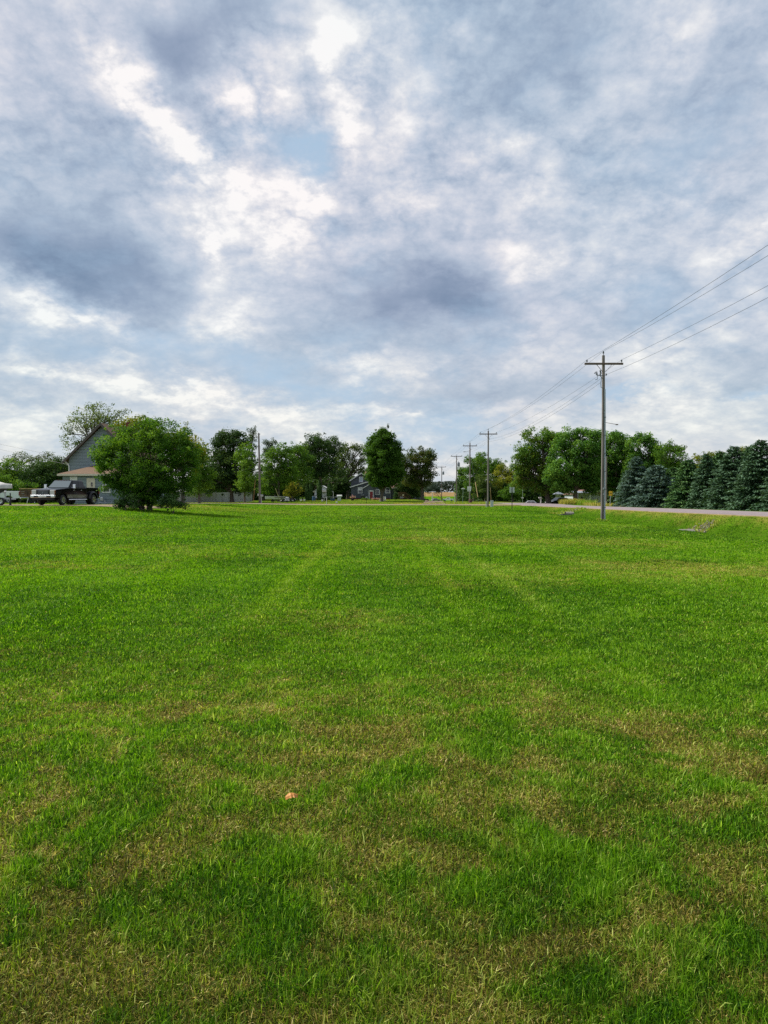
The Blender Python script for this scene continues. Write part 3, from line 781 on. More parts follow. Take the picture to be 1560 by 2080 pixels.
# the big multi-stemmed tree in front of the blue-grey house
tree('big round many-stemmed green tree, leaves almost to the lawn, hiding the blue-grey house', 300, 52,
     [(300,925,85,68),(245,935,55,52),(362,930,45,55),(300,885,66,32),(222,950,32,38),(240,985,42,26),(350,980,42,36),(300,975,60,38),(205,930,20,22),(268,885,40,28),(345,893,34,26),(312,862,10,14),(300,1008,36,26),(272,1000,24,20),(330,1002,26,20),(300,1016,30,12),(215,925,26,30),(388,915,20,26),(300,985,46,28),(392,955,16,26)],
     LF_shrub, M_bark, ls=0.165, cov=0.50, rc=0.50, trunk_r=0.11, name='shrub_tree', seed=1, low_trunk=0.9, multi=6, dens=.8)
tree('low grey-green bush at the left foot of the big round tree', 255, 49.8, [(255,1017,18,15),(243,1023,13,10),(270,1020,14,13)], LF_arb, M_bark, ls=.14, cov=.5, rc=.32, trunk_r=.03, name='bush', cat='bush', seed=2, low_trunk=.2, group='bushes at the foot of the big round tree')
tree('low grey-green bush at the right foot of the big round tree', 352, 49.8, [(350,1016,22,16),(370,1023,13,10),(334,1021,14,13)], LF_arb, M_bark, ls=.14, cov=.5, rc=.32, trunk_r=.03, name='bush', cat='bush', seed=3, low_trunk=.2, group='bushes at the foot of the big round tree')
# behind the house
tree('tall airy pale-green tree rising above the roof of the blue-grey house', 196, 88, [(190,845,50,28),(165,870,36,26),(150,905,28,24),(205,868,40,28),(228,850,24,16),(185,825,24,10),(180,905,30,24),(246,838,16,9),(140,880,16,12)],
     LF_olive, M_bark, ls=0.24, cov=0.16, rc=0.75, trunk_r=0.22, seed=4, tint=(.2, 1.1), dens=.75)
tree('olive-yellow treetop showing just above the big round tree', 285, 80, [(275,868,34,20),(250,885,26,20),(305,875,26,18),(285,910,40,30),(240,905,20,20)], LF_yel, M_bark, ls=.3, cov=.4, rc=.8, trunk_r=.22, seed=5, tint=(0, .8))
tree('yellow-green tree right of the big round tree top', 372, 80, [(368,888,32,26),(392,905,24,24),(350,905,26,26),(375,935,36,34)], LF_yel, M_bark, ls=.3, cov=.4, rc=.8, trunk_r=.22, seed=6, tint=(0, .85))
tree('mid-green tree with a loose crown left of the dark fence-side tree', 405, 108, [(408,915,18,22),(400,945,22,34),(412,980,22,28),(392,985,20,24)], LF_mid, M_bark, ls=.3, cov=.45, rc=.8, trunk_r=.2, seed=7)
# left background
for i, (px, lob, lf, lab) in enumerate([
    (18, [(10,955,34,24),(30,975,34,24),(8,985,26,22)], LF_mid, 'bushy green tree at the left edge behind the covered boat'),
    (70, [(70,955,32,24),(88,975,34,26),(60,985,36,24)], LF_dark, 'dark bushy tree behind the brown trailer'),
    (118, [(112,948,26,20),(122,970,26,28),(110,992,28,20)], LF_dark, 'dark tree close to the left corner of the blue-grey house')]):
    tree(lab, px, 100, lob, lf, M_bark, ls=.3, cov=.55, rc=.85, trunk_r=.18, seed=20 + i, low_trunk=1.0, group='trees left of the blue-grey house')
tree('airy taller tree with thin top twigs behind the green tree at the left edge', 42, 112, [(38,928,22,10),(50,935,16,10),(22,935,14,10),(100,930,26,10),(70,935,20,9)], LF_olive, M_bark, ls=.24, cov=.14, rc=.6, trunk_r=.14, seed=24, tint=(.1,.8))
tree('light green low bush between the covered boat and the dark trees', 28, 92, [(25,985,22,12),(50,988,20,10),(10,975,14,14)], LF_mid, M_bark, ls=.22, cov=.5, rc=.5, trunk_r=.06, name='bush', cat='bush', seed=25, low_trunk=.4)
# along the fence
tree('large dark tree standing in front of the grey fence', 471, 122, [(462,912,38,34),(440,945,38,36),(480,945,38,38),(500,898,20,22),(455,890,24,16),(470,975,46,26),(430,985,22,20),(495,980,24,24),(478,880,14,10)], LF_dark, M_bark, ls=.36, cov=.55, rc=.95, trunk_r=.42, seed=30, low_trunk=1.9, group='dark trees by the fence')
tree('narrow yellow-tipped tree between the large dark tree and the plain pole', 497, 116, [(497,925,18,26),(500,960,22,34),(495,990,20,16)], LF_mid, M_bark, ls=.32, cov=.45, rc=.75, trunk_r=.16, seed=31, tint=(.2, 1.0))
tree('thin grey-green treetop poking up left of the plain pole', 512, 150, [(512,885,11,15),(518,872,6,8),(505,900,10,10)], LF_olive, M_bark, ls=.28, cov=.25, rc=.6, trunk_r=.16, seed=32, tint=(0,.5))
tree('pointed grey-green treetop right of the plain pole', 552, 185, [(552,900,13,10),(550,912,16,10),(553,925,14,10)], LF_olive, M_bark, ls=.34, cov=.35, rc=.8, trunk_r=.2, seed=33, tint=(0,.4))
tree('bright green broad tree just right of the plain pole', 566, 138, [(568,918,24,18),(552,940,26,26),(585,938,20,24),(560,970,32,24),(585,970,22,22),(545,990,22,16)], LF_mid, M_bark, ls=.36, cov=.5, rc=.95, trunk_r=.3, seed=34)
tree('dark tree filling in behind the long white boat', 558, 152, [(545,985,28,22),(575,985,28,20),(560,965,24,20)], LF_dark, M_bark, ls=.36, cov=.6, rc=.9, trunk_r=.25, seed=35)
tree('reddish-topped green tree left of the tallest round crown', 606, 150, [(600,912,22,16),(612,930,22,22),(600,955,20,22),(618,965,18,20)], LF_mapley, M_bark, ls=.34, cov=.38, rc=.85, trunk_r=.26, seed=36, tint=(0,.8))
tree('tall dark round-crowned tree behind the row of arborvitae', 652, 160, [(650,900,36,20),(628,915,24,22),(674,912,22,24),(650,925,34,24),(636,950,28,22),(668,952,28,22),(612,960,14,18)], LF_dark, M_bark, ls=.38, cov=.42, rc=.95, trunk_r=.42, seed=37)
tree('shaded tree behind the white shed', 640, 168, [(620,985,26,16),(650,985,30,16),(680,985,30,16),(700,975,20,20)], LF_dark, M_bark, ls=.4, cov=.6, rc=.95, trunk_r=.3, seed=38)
tree('olive-leaved open tree rising behind the left gable of the dark grey house', 706, 172, [(712,912,20,13),(730,915,14,12),(700,925,18,16),(738,935,8,12),(722,940,14,14),(700,950,20,16),(692,970,16,14),(735,955,8,10)], LF_olive, M_bark, ls=.36, cov=.32, rc=.8, trunk_r=.4, seed=39, tint=(.1,1))
tree('pale dead-looking bush left of the arborvitae row', 597, 146, [(595,985,14,14),(600,998,16,12),(588,1000,12,10)], LF_yel, M_bark, ls=.26, cov=.2, rc=.55, trunk_r=.08, name='bush', cat='bush', seed=40, low_trunk=.4)
for i, (px, d, lob, lf, lab) in enumerate([
    (440, 150, [(425,955,24,26),(440,985,26,22),(418,990,20,20)], LF_mid, 'green tree filling the gap behind the big tree by the fence'),
    (535, 160, [(530,960,14,26),(525,985,18,20),(540,990,16,18)], LF_dark, 'dark tree right behind the plain pole'),
    (625, 178, [(620,935,22,24),(640,960,30,24),(600,965,22,24),(675,955,26,26),(690,935,14,20)], LF_mid, 'green tree backing the tall dark round-crowned tree'),
    (725, 190, [(715,960,18,18),(740,975,14,18),(700,985,20,16)], LF_olive, 'dull olive tree far behind the left gable of the dark grey house')]):
    tree(lab, px, d, lob, lf, M_bark, ls=.42, cov=.5, rc=.95, trunk_r=.25, seed=150 + i, low_trunk=1.5, group='trees filling the back row', tint=(0, .85))
# big ivy-green column in front of the dark grey house
tree('very dense tall column-shaped tree in front of the dark grey house', 775, 136, [(779,890,20,20),(776,930,32,48),(780,955,34,34),(770,915,26,24),(797,925,22,24),(765,945,20,30),(790,950,26,28),(764,965,20,20),(785,966,26,20),(806,960,14,16),(800,976,14,10),(772,980,20,12),(806,912,10,16),(779,878,11,8),(758,905,9,16),(756,930,8,22),(756,970,9,16),(808,940,8,20)],
     LF_mid, M_bark, ls=.34, cov=.70, rc=.75, trunk_r=.36, seed=41, low_trunk=1.7, dens=1.2, tint=(.0,.6))
t8 = tree('small leafy sprig standing above the top of the column-shaped tree', 788, 136.5, [(788,865,2.2,4.5)], LF_dark, M_bark, ls=.2, cov=.5, rc=.16, trunk_r=.03, seed=42)
bpy.data.objects.remove(t8.children[1]); 
for ch in list(t8.children): ch.parent = None; SPRIG = ch; SPRIG_LOC = t8.location.copy()
bpy.data.objects.remove(t8)
_col = [o for o in COL.objects if o.get('label', '').startswith('very dense tall column')][0]
SPRIG.parent = _col; SPRIG.location = SPRIG_LOC - _col.location; SPRIG.name = 'top_sprig'
tree('rounded green and rust-tinged tree right of the column-shaped tree', 858, 150, [(852,925,28,16),(868,935,20,18),(835,935,22,20),(845,955,28,24),(868,962,18,20),(832,965,20,20),(855,983,22,14),(826,975,14,14),(880,930,8,10)], LF_mixed, M_bark, ls=.34, cov=.5, rc=.85, trunk_r=.35, seed=43, tint=(0,.9))
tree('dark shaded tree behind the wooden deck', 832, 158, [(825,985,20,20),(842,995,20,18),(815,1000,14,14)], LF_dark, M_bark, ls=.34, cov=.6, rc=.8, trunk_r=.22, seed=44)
# centre right clump
for i, (px, d, lob, lf, lab) in enumerate([
    (938, 205, [(940,960,12,16),(938,985,14,22),(932,1000,10,12)], LF_mid, 'narrow tree left of the clump behind the pole with the white arrow sign'),
    (962, 182, [(962,943,20,18),(958,965,20,20),(965,990,20,18)], LF_mapley, 'leafy tree right behind the pole with the white arrow sign'),
    (1000, 190, [(990,945,18,14),(1010,945,18,14),(1000,965,26,18)], LF_mid, 'taller green tree behind the second crossarm pole'),
    (1022, 176, [(1025,960,18,16),(1035,975,18,18),(1015,985,22,20),(1042,990,14,16)], LF_yel, 'yellowish tree between the second crossarm pole and the first maple'),
    (985, 174, [(985,980,22,16),(978,998,20,14),(1000,1000,18,12)], LF_olive, 'low olive tree at the front of the clump behind the poles'),
    (980, 196, [(975,935,18,14),(985,950,24,20),(970,970,24,20)], LF_mid, 'tall bright tree in the middle of the clump behind the poles'),
    (1042, 150, [(1035,1000,20,12),(1050,1004,18,10),(1025,1006,14,9)], LF_mid, 'low bright green shrub behind the grey sign back'),
    (905, 330, [(880,990,12,8),(890,994,10,7),(868,996,9,6)], LF_dist, 'small hazy tree in the gap left of the far transformer pole')]):
    tree(lab, px, d, lob, lf, M_bark, ls=.40 if d > 160 else .3, cov=.5, rc=1.0 if d > 160 else .7, trunk_r=.2, seed=50 + i, low_trunk=1.2, group='trees behind the street corner', tint=(0, .85))
# maples across the road
tree('yellow-tinged maple with an open crown, leftmost of the big maples', 1115, 124, [(1090,890,32,22),(1118,893,22,24),(1070,920,26,22),(1060,945,22,22),(1095,925,34,26),(1078,965,28,22),(1110,955,28,26),(1100,985,34,18),(1055,975,14,20),(1130,905,10,20)], LF_mapley, M_bark, ls=.36, cov=.5, rc=.9, trunk_r=.5, seed=60, low_trunk=2.6, group='big maples across the road', dens=1.3)
tree('large dark green maple between the yellow-tinged maple and the nearest pole', 1168, 118, [(1150,890,22,20),(1182,885,22,18),(1140,920,28,26),(1175,915,32,26),(1150,950,36,26),(1185,950,34,26),(1155,985,34,18),(1195,980,26,22),(1128,970,20,26),(1212,950,16,30),(1205,900,20,26)], LF_maple, M_bark, ls=.36, cov=.58, rc=.9, trunk_r=.42, seed=61, low_trunk=2.4, group='big maples across the road', dens=1.3)
tree('tall maple right behind the nearest pole', 1252, 122, [(1238,892,22,20),(1262,898,22,18),(1250,920,34,24),(1235,950,32,26),(1270,950,30,28),(1240,982,34,20),(1215,925,18,26),(1262,965,26,26),(1222,970,20,24),(1275,980,24,20)], LF_maple, M_bark, ls=.36, cov=.55, rc=.9, trunk_r=.4, seed=62, low_trunk=2.4, group='big maples across the road', dens=1.3)
tree('spiky-topped maple above the two pale blue spruces', 1312, 118, [(1310,890,22,14),(1295,905,24,20),(1325,910,22,18),(1305,935,34,24),(1330,945,26,26),(1340,925,20,20),(1284,940,22,26),(1300,965,34,22)], LF_maple, M_bark, ls=.34, cov=.5, rc=.85, trunk_r=.38, seed=63, group='big maples across the road', dens=1.3)
tree('lighter green open-crowned tree right of the spiky-topped maple', 1365, 112, [(1358,905,20,13),(1380,912,16,12),(1350,930,24,20),(1378,938,22,20),(1365,960,30,22)], LF_mid, M_bark, ls=.3, cov=.38, rc=.8, trunk_r=.25, seed=64, tint=(0,.9))
tree('yellow-green treetop glimpsed between spruces', 1440, 100, [(1425,930,16,10),(1442,928,16,9),(1460,925,16,9),(1515,915,16,8),(1440,945,30,14)], LF_yel, M_bark, ls=.28, cov=.35, rc=.6, trunk_r=.16, seed=65, tint=(0,.7))
SPG = 'spruces in a row across the road'
spruce('pale blue spruce, leftmost of the row, beside the yellow sign', 1292, 92, 926, 38, LF_blue, M_bark, 80, SPG)
spruce('rounded pale blue spruce, second from the left of the row', 1332, 85, 943, 48, LF_blue, M_bark, 81, SPG)
spruce('green-needled spruce with clear horizontal tiers, third of the row', 1398, 79, 931, 42, LF_spg, M_bark, 82, SPG)
spruce('slender bluish spruce between the green tiered one and the tall ones', 1434, 75, 921, 32, LF_teal, M_bark, 83, SPG)
spruce('tall blue-green spruce, third from the right edge', 1490, 70, 905, 52, LF_teal, M_bark, 84, SPG)
spruce('tallest dark blue-green spruce near the right edge', 1543, 65, 893, 56, LF_teal, M_bark, 85, SPG)
spruce('blue-green spruce cut off by the right edge of the photo', 1610, 60, 900, 58, LF_teal, M_bark, 86, SPG)
spruce('short dark spruce filling the gap right of the rounded pale one', 1366, 88, 948, 34, LF_spg, M_bark, 87, SPG)
spruce('dark spruce peeking between the slender and the tall blue-green spruce', 1462, 80, 915, 38, LF_spg, M_bark, 88, SPG)
spruce('dark spruce peeking between the two tallest spruces', 1520, 76, 906, 40, LF_spg, M_bark, 89, SPG)
spruce('short dark spruce behind the yellow sign', 1266, 104, 960, 13, LF_spg, M_bark, 79, SPG)
AG = 'arborvitae in a row'
for i, (px, yt, hw, lab) in enumerate([(604,980,5,'narrow arborvitae, leftmost of the row'),(624,983,4.5,'narrow arborvitae, left one of the touching pair'),(631,981,4.5,'narrow arborvitae, right one of the touching pair'),(649,975,5,'tallest narrow arborvitae, standing before the white shed'),(669,979,5,'narrow arborvitae at the right corner of the white shed')]):
    arborvitae(px, 146, yt, hw, LF_arb, M_bark, 90 + i, lab, AG)
# far wood on the skyline
def far_wood(name, x0, x1, y, h, seed, label):
    rng = np.random.default_rng(seed); n = 16000
    x = rng.uniform(x0, x1, n); top = h * (0.72 + 0.5 * fbm(x, x * 0, 0.02, 4, seed))
    z = rng.random(n) ** 0.7 * top; yy = y + rng.uniform(-12, 12, n)
    P = np.stack([x, yy, zt(x, yy) + z], 1)
    NR = rng.normal(size=(n, 3)) + np.array([0, -0.6, 0.8])
    o = leaf_cards(P, NR, rng.uniform(2, 3.6, n), rng.uniform(1.5, 2.6, n), rng.random(n), name, LF_dist, None, rng)
    tag(o, label, 'woods', kind='stuff')
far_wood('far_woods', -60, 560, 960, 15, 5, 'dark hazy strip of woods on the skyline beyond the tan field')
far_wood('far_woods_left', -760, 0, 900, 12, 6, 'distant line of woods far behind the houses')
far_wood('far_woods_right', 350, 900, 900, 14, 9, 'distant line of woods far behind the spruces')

def thicket(name, pts, h, n, lf, label, seed):
    rng = np.random.default_rng(seed); PP = []; 
    for (xa, ya, xb, yb) in pts:
        k = int(n / len(pts)); u = rng.random(k)
        x = xa + (xb - xa) * u; y = ya + (yb - ya) * u + rng.uniform(-3, 3, k)
        top = h * (0.55 + 0.9 * fbm(x, y * 0, 0.22, 4, seed, .6))
        PP.append(np.stack([x, y, zt(x, y) + rng.random(k) * top], 1))
    P = np.concatenate(PP)
    NR = rng.normal(size=(len(P), 3)) * .7 + np.array([0, -.5, .7])
    o = leaf_cards(P, NR, rng.uniform(.5, .9, len(P)), rng.uniform(.35, .55, len(P)), rng.random(len(P)), name, lf, None, rng)
    tag(o, label, 'undergrowth', kind='stuff')
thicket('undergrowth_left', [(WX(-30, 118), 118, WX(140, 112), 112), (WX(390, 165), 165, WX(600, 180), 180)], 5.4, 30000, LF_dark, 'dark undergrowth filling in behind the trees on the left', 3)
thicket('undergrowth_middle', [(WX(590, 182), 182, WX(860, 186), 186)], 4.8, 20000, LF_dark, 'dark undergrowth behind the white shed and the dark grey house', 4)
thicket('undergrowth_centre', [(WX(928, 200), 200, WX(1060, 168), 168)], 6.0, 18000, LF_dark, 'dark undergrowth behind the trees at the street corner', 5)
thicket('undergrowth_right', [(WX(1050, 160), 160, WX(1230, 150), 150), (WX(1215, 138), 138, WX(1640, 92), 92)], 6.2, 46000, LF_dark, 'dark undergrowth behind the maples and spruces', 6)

# ================================================================== objects
M_wood_pole = mat('weathered pole wood', (0.23, 0.20, 0.185), (0.09, 0.078, 0.07), 0.85, 14, bump=0.6, stretch=(1, 1, .06))
M_wood_dark = mat('dark pole wood', (0.10, 0.08, 0.065), (0.05, 0.04, 0.03), 0.85, 14, bump=0.6, stretch=(1, 1, .06))
M_arm = mat('brown crossarm wood', (0.16, 0.11, 0.085), (0.09, 0.065, 0.05), 0.85, 14, bump=0.4)
M_galv = mat('galvanised steel', (0.55, 0.56, 0.58), (0.42, 0.43, 0.45), 0.42, 8, metal=0.7)
M_cond = mat('pale plastic conduit', (0.38, 0.42, 0.48), (0.28, 0.32, 0.38), 0.35, 8)
M_ins = mat('grey porcelain', (0.10, 0.11, 0.13), (0.07, 0.08, 0.09), 0.25, 8)
M_wire = mat('weathered wire', (0.06, 0.065, 0.075), (0.04, 0.045, 0.05), 0.5, 8)
M_white = mat('white painted metal', (0.78, 0.78, 0.77), (0.66, 0.66, 0.65), 0.45, 3)
M_black = mat('black metal', (0.02, 0.02, 0.022), (0.012, 0.012, 0.013), 0.5, 6)
M_dark = mat('dark rubber and plastic', (0.018, 0.018, 0.02), (0.010, 0.010, 0.011), 0.7, 8)
M_chrome = mat('chrome', (0.75, 0.76, 0.78), (0.62, 0.63, 0.65), 0.14, 3, metal=1.0)
M_alum = mat('dull aluminium', (0.55, 0.56, 0.58), (0.4, 0.41, 0.43), 0.38, 6, metal=0.9)
M_glass = glass_mat('dark window glass')
M_tint = glass_mat('tinted side glass', (0.006, 0.007, 0.008), .08)
M_tint.node_tree.nodes['Principled BSDF'].inputs['Specular IOR Level'].default_value = 0.25
M_grille = mat('dark grille mesh', (0.16, 0.16, 0.19), (0.08, 0.08, 0.10), 0.4, 60, metal=.6)
M_shield = glass_mat('windshield glass', (0.10, 0.12, 0.13), .05)  # base colour lightened to imitate the sky's reflection
M_lamp = glass_mat('clear lamp lens', (0.55, 0.54, 0.52), 0.1)
M_amber = mat('amber lens', (0.30, 0.12, 0.03), (0.24, 0.09, 0.02), 0.2, 5)
M_redlens = mat('red lens', (0.22, 0.012, 0.012), (0.12, 0.008, 0.008), 0.15, 5)
M_trfm = mat('blue grey transformer paint', (0.22, 0.25, 0.29), (0.16, 0.18, 0.21), 0.45, 6)

def wires_obj(name, label, pts_list, r=0.012, sag=0.35, group=None):
    b = MB()
    for a, c in zip(pts_list[:-1], pts_list[1:]):
        a, c = Vector(a), Vector(c); n = 14
        s = sag * ((c - a).length / 50.0) ** 2
        pts = [a.lerp(c, i / n) - Vector((0, 0, 4 * s * (i / n) * (1 - i / n))) for i in range(n + 1)]
        b.tube(pts, r, 5)
    o = b.build(name, M_wire); tag(o, label, 'power line', group)
    return o

# ---- the line of crossarm poles along the road
POLES = [  # px, distance, top pixel row, label
    (1224, 45.5, 722, 'tallest and nearest wooden crossarm pole, with pale conduit and lamp arm'),
    (991, 97.0, 875, 'second crossarm pole, standing by the grey utility box on the lawn'),
    (954, 123.0, 900, 'crossarm pole carrying the white arrow sign'),
    (927, 154.0, 926, 'crossarm pole with a grey transformer before the leafy clump'),
    (897, 205.0, 948, 'farthest dark crossarm pole with a transformer, in the gap by the far white pickup')]
ARM = []
for i, (px, d, yt, lab) in enumerate(POLES):
    x = WX(px, d); zb = z0(x, d); top = W(px, yt, d).z - zb
    far = i >= 4
    p = thing('utility_pole', lab, 'utility pole', (x, d, zb), 0, 'crossarm poles along the road')
    mw = M_wood_dark if far else M_wood_pole
    r0 = 0.125
    lean = -0.0
    part('post', mw, p, lambda b: b.tube([(0.0, 0, -.3), (.02, 0, top * .5), (-.02 if i == 0 else .02, 0, top)], [r0, r0 * .88, r0 * .72], 14), smooth=True)
    za = top - (0.56, .46, .5)[i] if i < 3 else top - .1
    tx = -.02 if i == 0 else .02
    part('crossarm', M_arm, p, lambda b: b.box((tx - .02, -.17, za), (2.45, .10, .125)), bevel=.01)
    for s in (-1, 1):
        part('brace', M_arm, p, lambda b: b.bar((tx + s * .48, -.19, za - .06), (tx + s * .08, -.17, za - .52), .04, .02))
    ip = []
    for sx in (-1.1, 1.1):
        part('insulator', M_ins, p, lambda b: b.lathe([(.015, 0), (.015, .06), (.05, .07), (.06, .10), (.03, .12), (.05, .14), (.035, .19), (.0, .2)], (tx + sx, -.19, za + .062), n=10))
        ip.append(Vector((x + tx + sx, d - .19, zb + za + .25)))
    part('insulator', M_ins, p, lambda b: b.lathe([(.02, 0), (.02, .12), (.05, .13), (.065, .17), (.03, .19), (.05, .22), (.035, .27), (.0, .28)], (tx, 0, top), n=10))
    ip.append(Vector((x + tx, d, zb + top + .27)))
    part('spool', M_ins, p, lambda b: b.lathe([(.03, -.06), (.06, -.05), (.03, 0), (.06, .05), (.03, .06)], (tx + .17, -.05, za - .66), n=8))
    ip.append(Vector((x + tx + .19, d - .05, zb + za - .66)))
    ip.append(Vector((x + tx - .02, d - .17, zb + za - 1.05)))
    ARM.append(ip)
    if i == 0:
        part('conduit', M_cond, p, lambda b: b.tube([(.10, -.13, 0), (.09, -.12, top * .4), (.08, -.11, top * .62), (.065, -.1, za - 1.6)], .045, 8), smooth=True)
        part('lamp_arm', M_arm, p, lambda b: (b.bar((.12, -.05, top * .597), (.70, -.35, top * .583), .028), b.box((.75, -.38, top * .581), (.14, .10, .06))))
        part('id_tag', M_alum, p, lambda b: b.box((-.01, -.128, 2.1), (.07, .01, .12)))
        part('id_tag', M_alum, p, lambda b: b.box((.01, -.127, 1.75), (.05, .01, .07)))
        part('ground_wire', M_wire, p, lambda b: b.tube([(-.07, -.105, 0), (-.06, -.10, top * .5), (-.05, -.085, top * .8)], .012, 5))
        for k in range(6): part('conduit_strap', M_ins, p, lambda b: b.box((.09 - .004 * k, -.135, .9 + 1.15 * k), (.13, .07, .04)))
        def fuse(b):
            b.bar((-.02, -.12, za - .75), (-.52, -.22, za - .72), .04); b.bar((-.02, -.12, za - 1.0), (-.30, -.2, za - .75), .03)
            b.tube([(-.28, -.2, za - .42), (-.24, -.2, za - .58), (-.28, -.2, za - .70)], .05, 7)
            b.bar((-.55, -.22, za - .55), (-.52, -.22, za - .72), .05); b.bar((-.60, -.22, za - .62), (-.66, -.22, za - .60), .05)
            b.tube([(-.62, -.22, za - .55), (-.50, -.22, za - .50), (-.44, -.22, za - .74), (-.46, -.22, za - .98), (-.58, -.22, za - 1.02)], .022, 6)
            b.tube([(-.16, -.16, za - .8), (-.24, -.2, za - 1.2), (-.22, -.2, za - 1.5), (-.02, -.14, za - 1.55)], .018, 6)
        part('fuse_switch', M_ins, p, fuse)
    if i >= 3:
        part('transformer', M_trfm, p, lambda b: (b.lathe([(.0, 0), (.26, 0), (.27, .04), (.27, .78), (.24, .86), (.08, .9), (.05, 1.1), (.0, 1.1)], (.46, -.1, top - 2.3), n=14), b.bar((.05, -.05, top - 1.9), (.3, -.1, top - 1.9), .08)), smooth=True)
    if i == 2:
        part('street_lamp_arm', M_wood_dark, p, lambda b: (b.bar((-.05, -.1, top - 1.35), (-.85, -.2, top - 1.5), .04), b.box((-.95, -.22, top - 1.52), (.38, .14, .09))))
for k, lab in enumerate(['power wire on the left ends of the crossarms', 'power wire on the right ends of the crossarms', 'power wire on the pole-top pins', 'neutral wire on the right faces of the poles below the crossarms', 'lowest cable on the poles, running away past the nearest pole']):
    pts = [a[k] for a in ARM]
    if k < 4:
        a = ARM[0][k]; dlt = Vector((-.6, -51.5, (.35, .0, -.25, .5)[k]))
        pts = [a + dlt] + pts
    wires_obj('power_wire', lab, pts, r=0.0075, sag=.5 if k < 3 else .7, group='wires along the crossarm poles')
# utility box and post at the second pole
b = WX(999, 96); bz = z0(b, 96)
t = thing('utility_box', 'grey metal utility pedestal beside the second crossarm pole', 'utility box', (b, 96, bz))
part('body', M_galv, t, lambda q: q.box((0, 0, .42), (.38, .28, .84)), bevel=.02)
part('lid', M_galv, t, lambda q: q.box((0, 0, .865), (.42, .32, .05)), bevel=.015)
b = WX(987.6, 95.7)
t = thing('utility_marker', 'thin grey utility riser left of the foot of the second crossarm pole', 'utility riser', (b, 95.7, z0(b, 95.7)))
part('riser', M_galv, t, lambda q: q.box((0, 0, .4), (.12, .1, .8)), bevel=.01)
part('cap', M_galv, t, lambda q: q.box((0, 0, .815), (.15, .13, .03)), bevel=.008)
# guy wires with guards
def guy(x0, y0, ztop, x1, y1, lab, col, frac, grp=None, thin=.03, base_wire=M_wire):
    zb = z0(x1, y1)
    t = thing('guy_wire', lab, 'guy wire', (x1, y1, zb), 0, grp)
    v = Vector((x0 - x1, y0 - y1, ztop - zb))
    part('wire', base_wire, t, lambda q: q.tube([v * 0.0 - Vector((0, 0, .1)), v], .012, 5))
    part('guard', col, t, lambda q: q.tube([v * frac[0], v * frac[1]], thin, 8))
M_orange = mat('faded orange plastic', (0.30, 0.14, 0.05), (0.22, 0.12, 0.05), 0.5, 8)
M_yelg = mat('pale yellow plastic', (0.70, 0.62, 0.32), (0.60, 0.52, 0.26), 0.5, 8)
M_tan = mat('sunbleached tan plastic', (0.60, 0.42, 0.22), (0.50, 0.33, 0.15), 0.5, 8)
x2 = WX(991, 97)
guy(x2, 97, W(991, 900, 97).z, WX(998, 101.5), 101.5, 'guy wire with a tan guard just right of the second crossarm pole', M_tan, (.0, .30), 'guy wires')
guy(WX(954, 123), 123, W(954, 915, 123).z, WX(973, 117), 117, 'guy wire with a pinkish tan guard between the sign pole and the second crossarm pole', M_tan, (.12, .40), 'guy wires')

# plain pole on the left with meter box and two guys
d = 113.5; xp = WX(528, d); zb = z0(xp, d); top = W(526, 880, d).z - zb
p = thing('utility_pole', 'plain weathered pole without crossarm left of the white boat', 'utility pole', (xp, d, zb))
part('post', M_wood_pole, p, lambda b: b.tube([(0, 0, -.3), (-.06, 0, top * .5), (-.14, 0, top)], [.19, .16, .12], 12), smooth=True)
part('top_bracket', M_ins, p, lambda b: (b.box((-.05, -.1, top - .15), (.34, .08, .10)), b.lathe([(.02, 0), (.05, .03), (.03, .1), (.0, .12)], (-.14, 0, top), n=8)))
part('meter_box', M_galv, p, lambda b: b.box((.34, -.12, 1.22), (.42, .24, .34)), bevel=.02)
part('meter', M_white, p, lambda b: b.box((-.26, -.12, 1.35), (.14, .16, .32)), bevel=.02)
part('conduit', M_galv, p, lambda b: b.tube([(.24, -.12, 0), (.24, -.12, 1.1)], .07, 8))
guy(xp - .12, d, zb + top * .93, WX(514.5, 112.5), 112.5, 'steep guy wire with an orange guard left of the plain pole', M_orange, (.02, .36), 'guy wires of the plain pole', .038)
guy(xp - .10, d, zb + top * .85, WX(570, 121), 121, 'slanting guy wire with a pale yellow guard in front of the white boat', M_yelg, (.0, .26), 'guy wires of the plain pole', .05)
hx = WX(240, 70)
wires_obj('service_wire', 'service wire from the plain pole to the house on the left', [Vector((xp - .13, d, zb + top - .4)), Vector((WX(404, 104), 104, W(404, 921, 104).z)), Vector((hx, 72, z0(hx, 72) + 5.6))], .013, 1.2, 'service wires on the left')
wires_obj('service_wire', 'upper service wire slanting down from the left edge to the house eave', [W(-60, 889, 70), W(136, 930, 66)], .010, .5, 'service wires on the left')
wires_obj('service_wire', 'lower service wire slanting down from the left edge to the downpipe', [W(-60, 898, 72), W(140, 944, 66)], .009, .5, 'service wires on the left')
tp = ARM[4][3]
wires_obj('service_wire', 'thin wire slanting down right from the farthest transformer', [tp, W(932, 977, 160)], .012, .3)

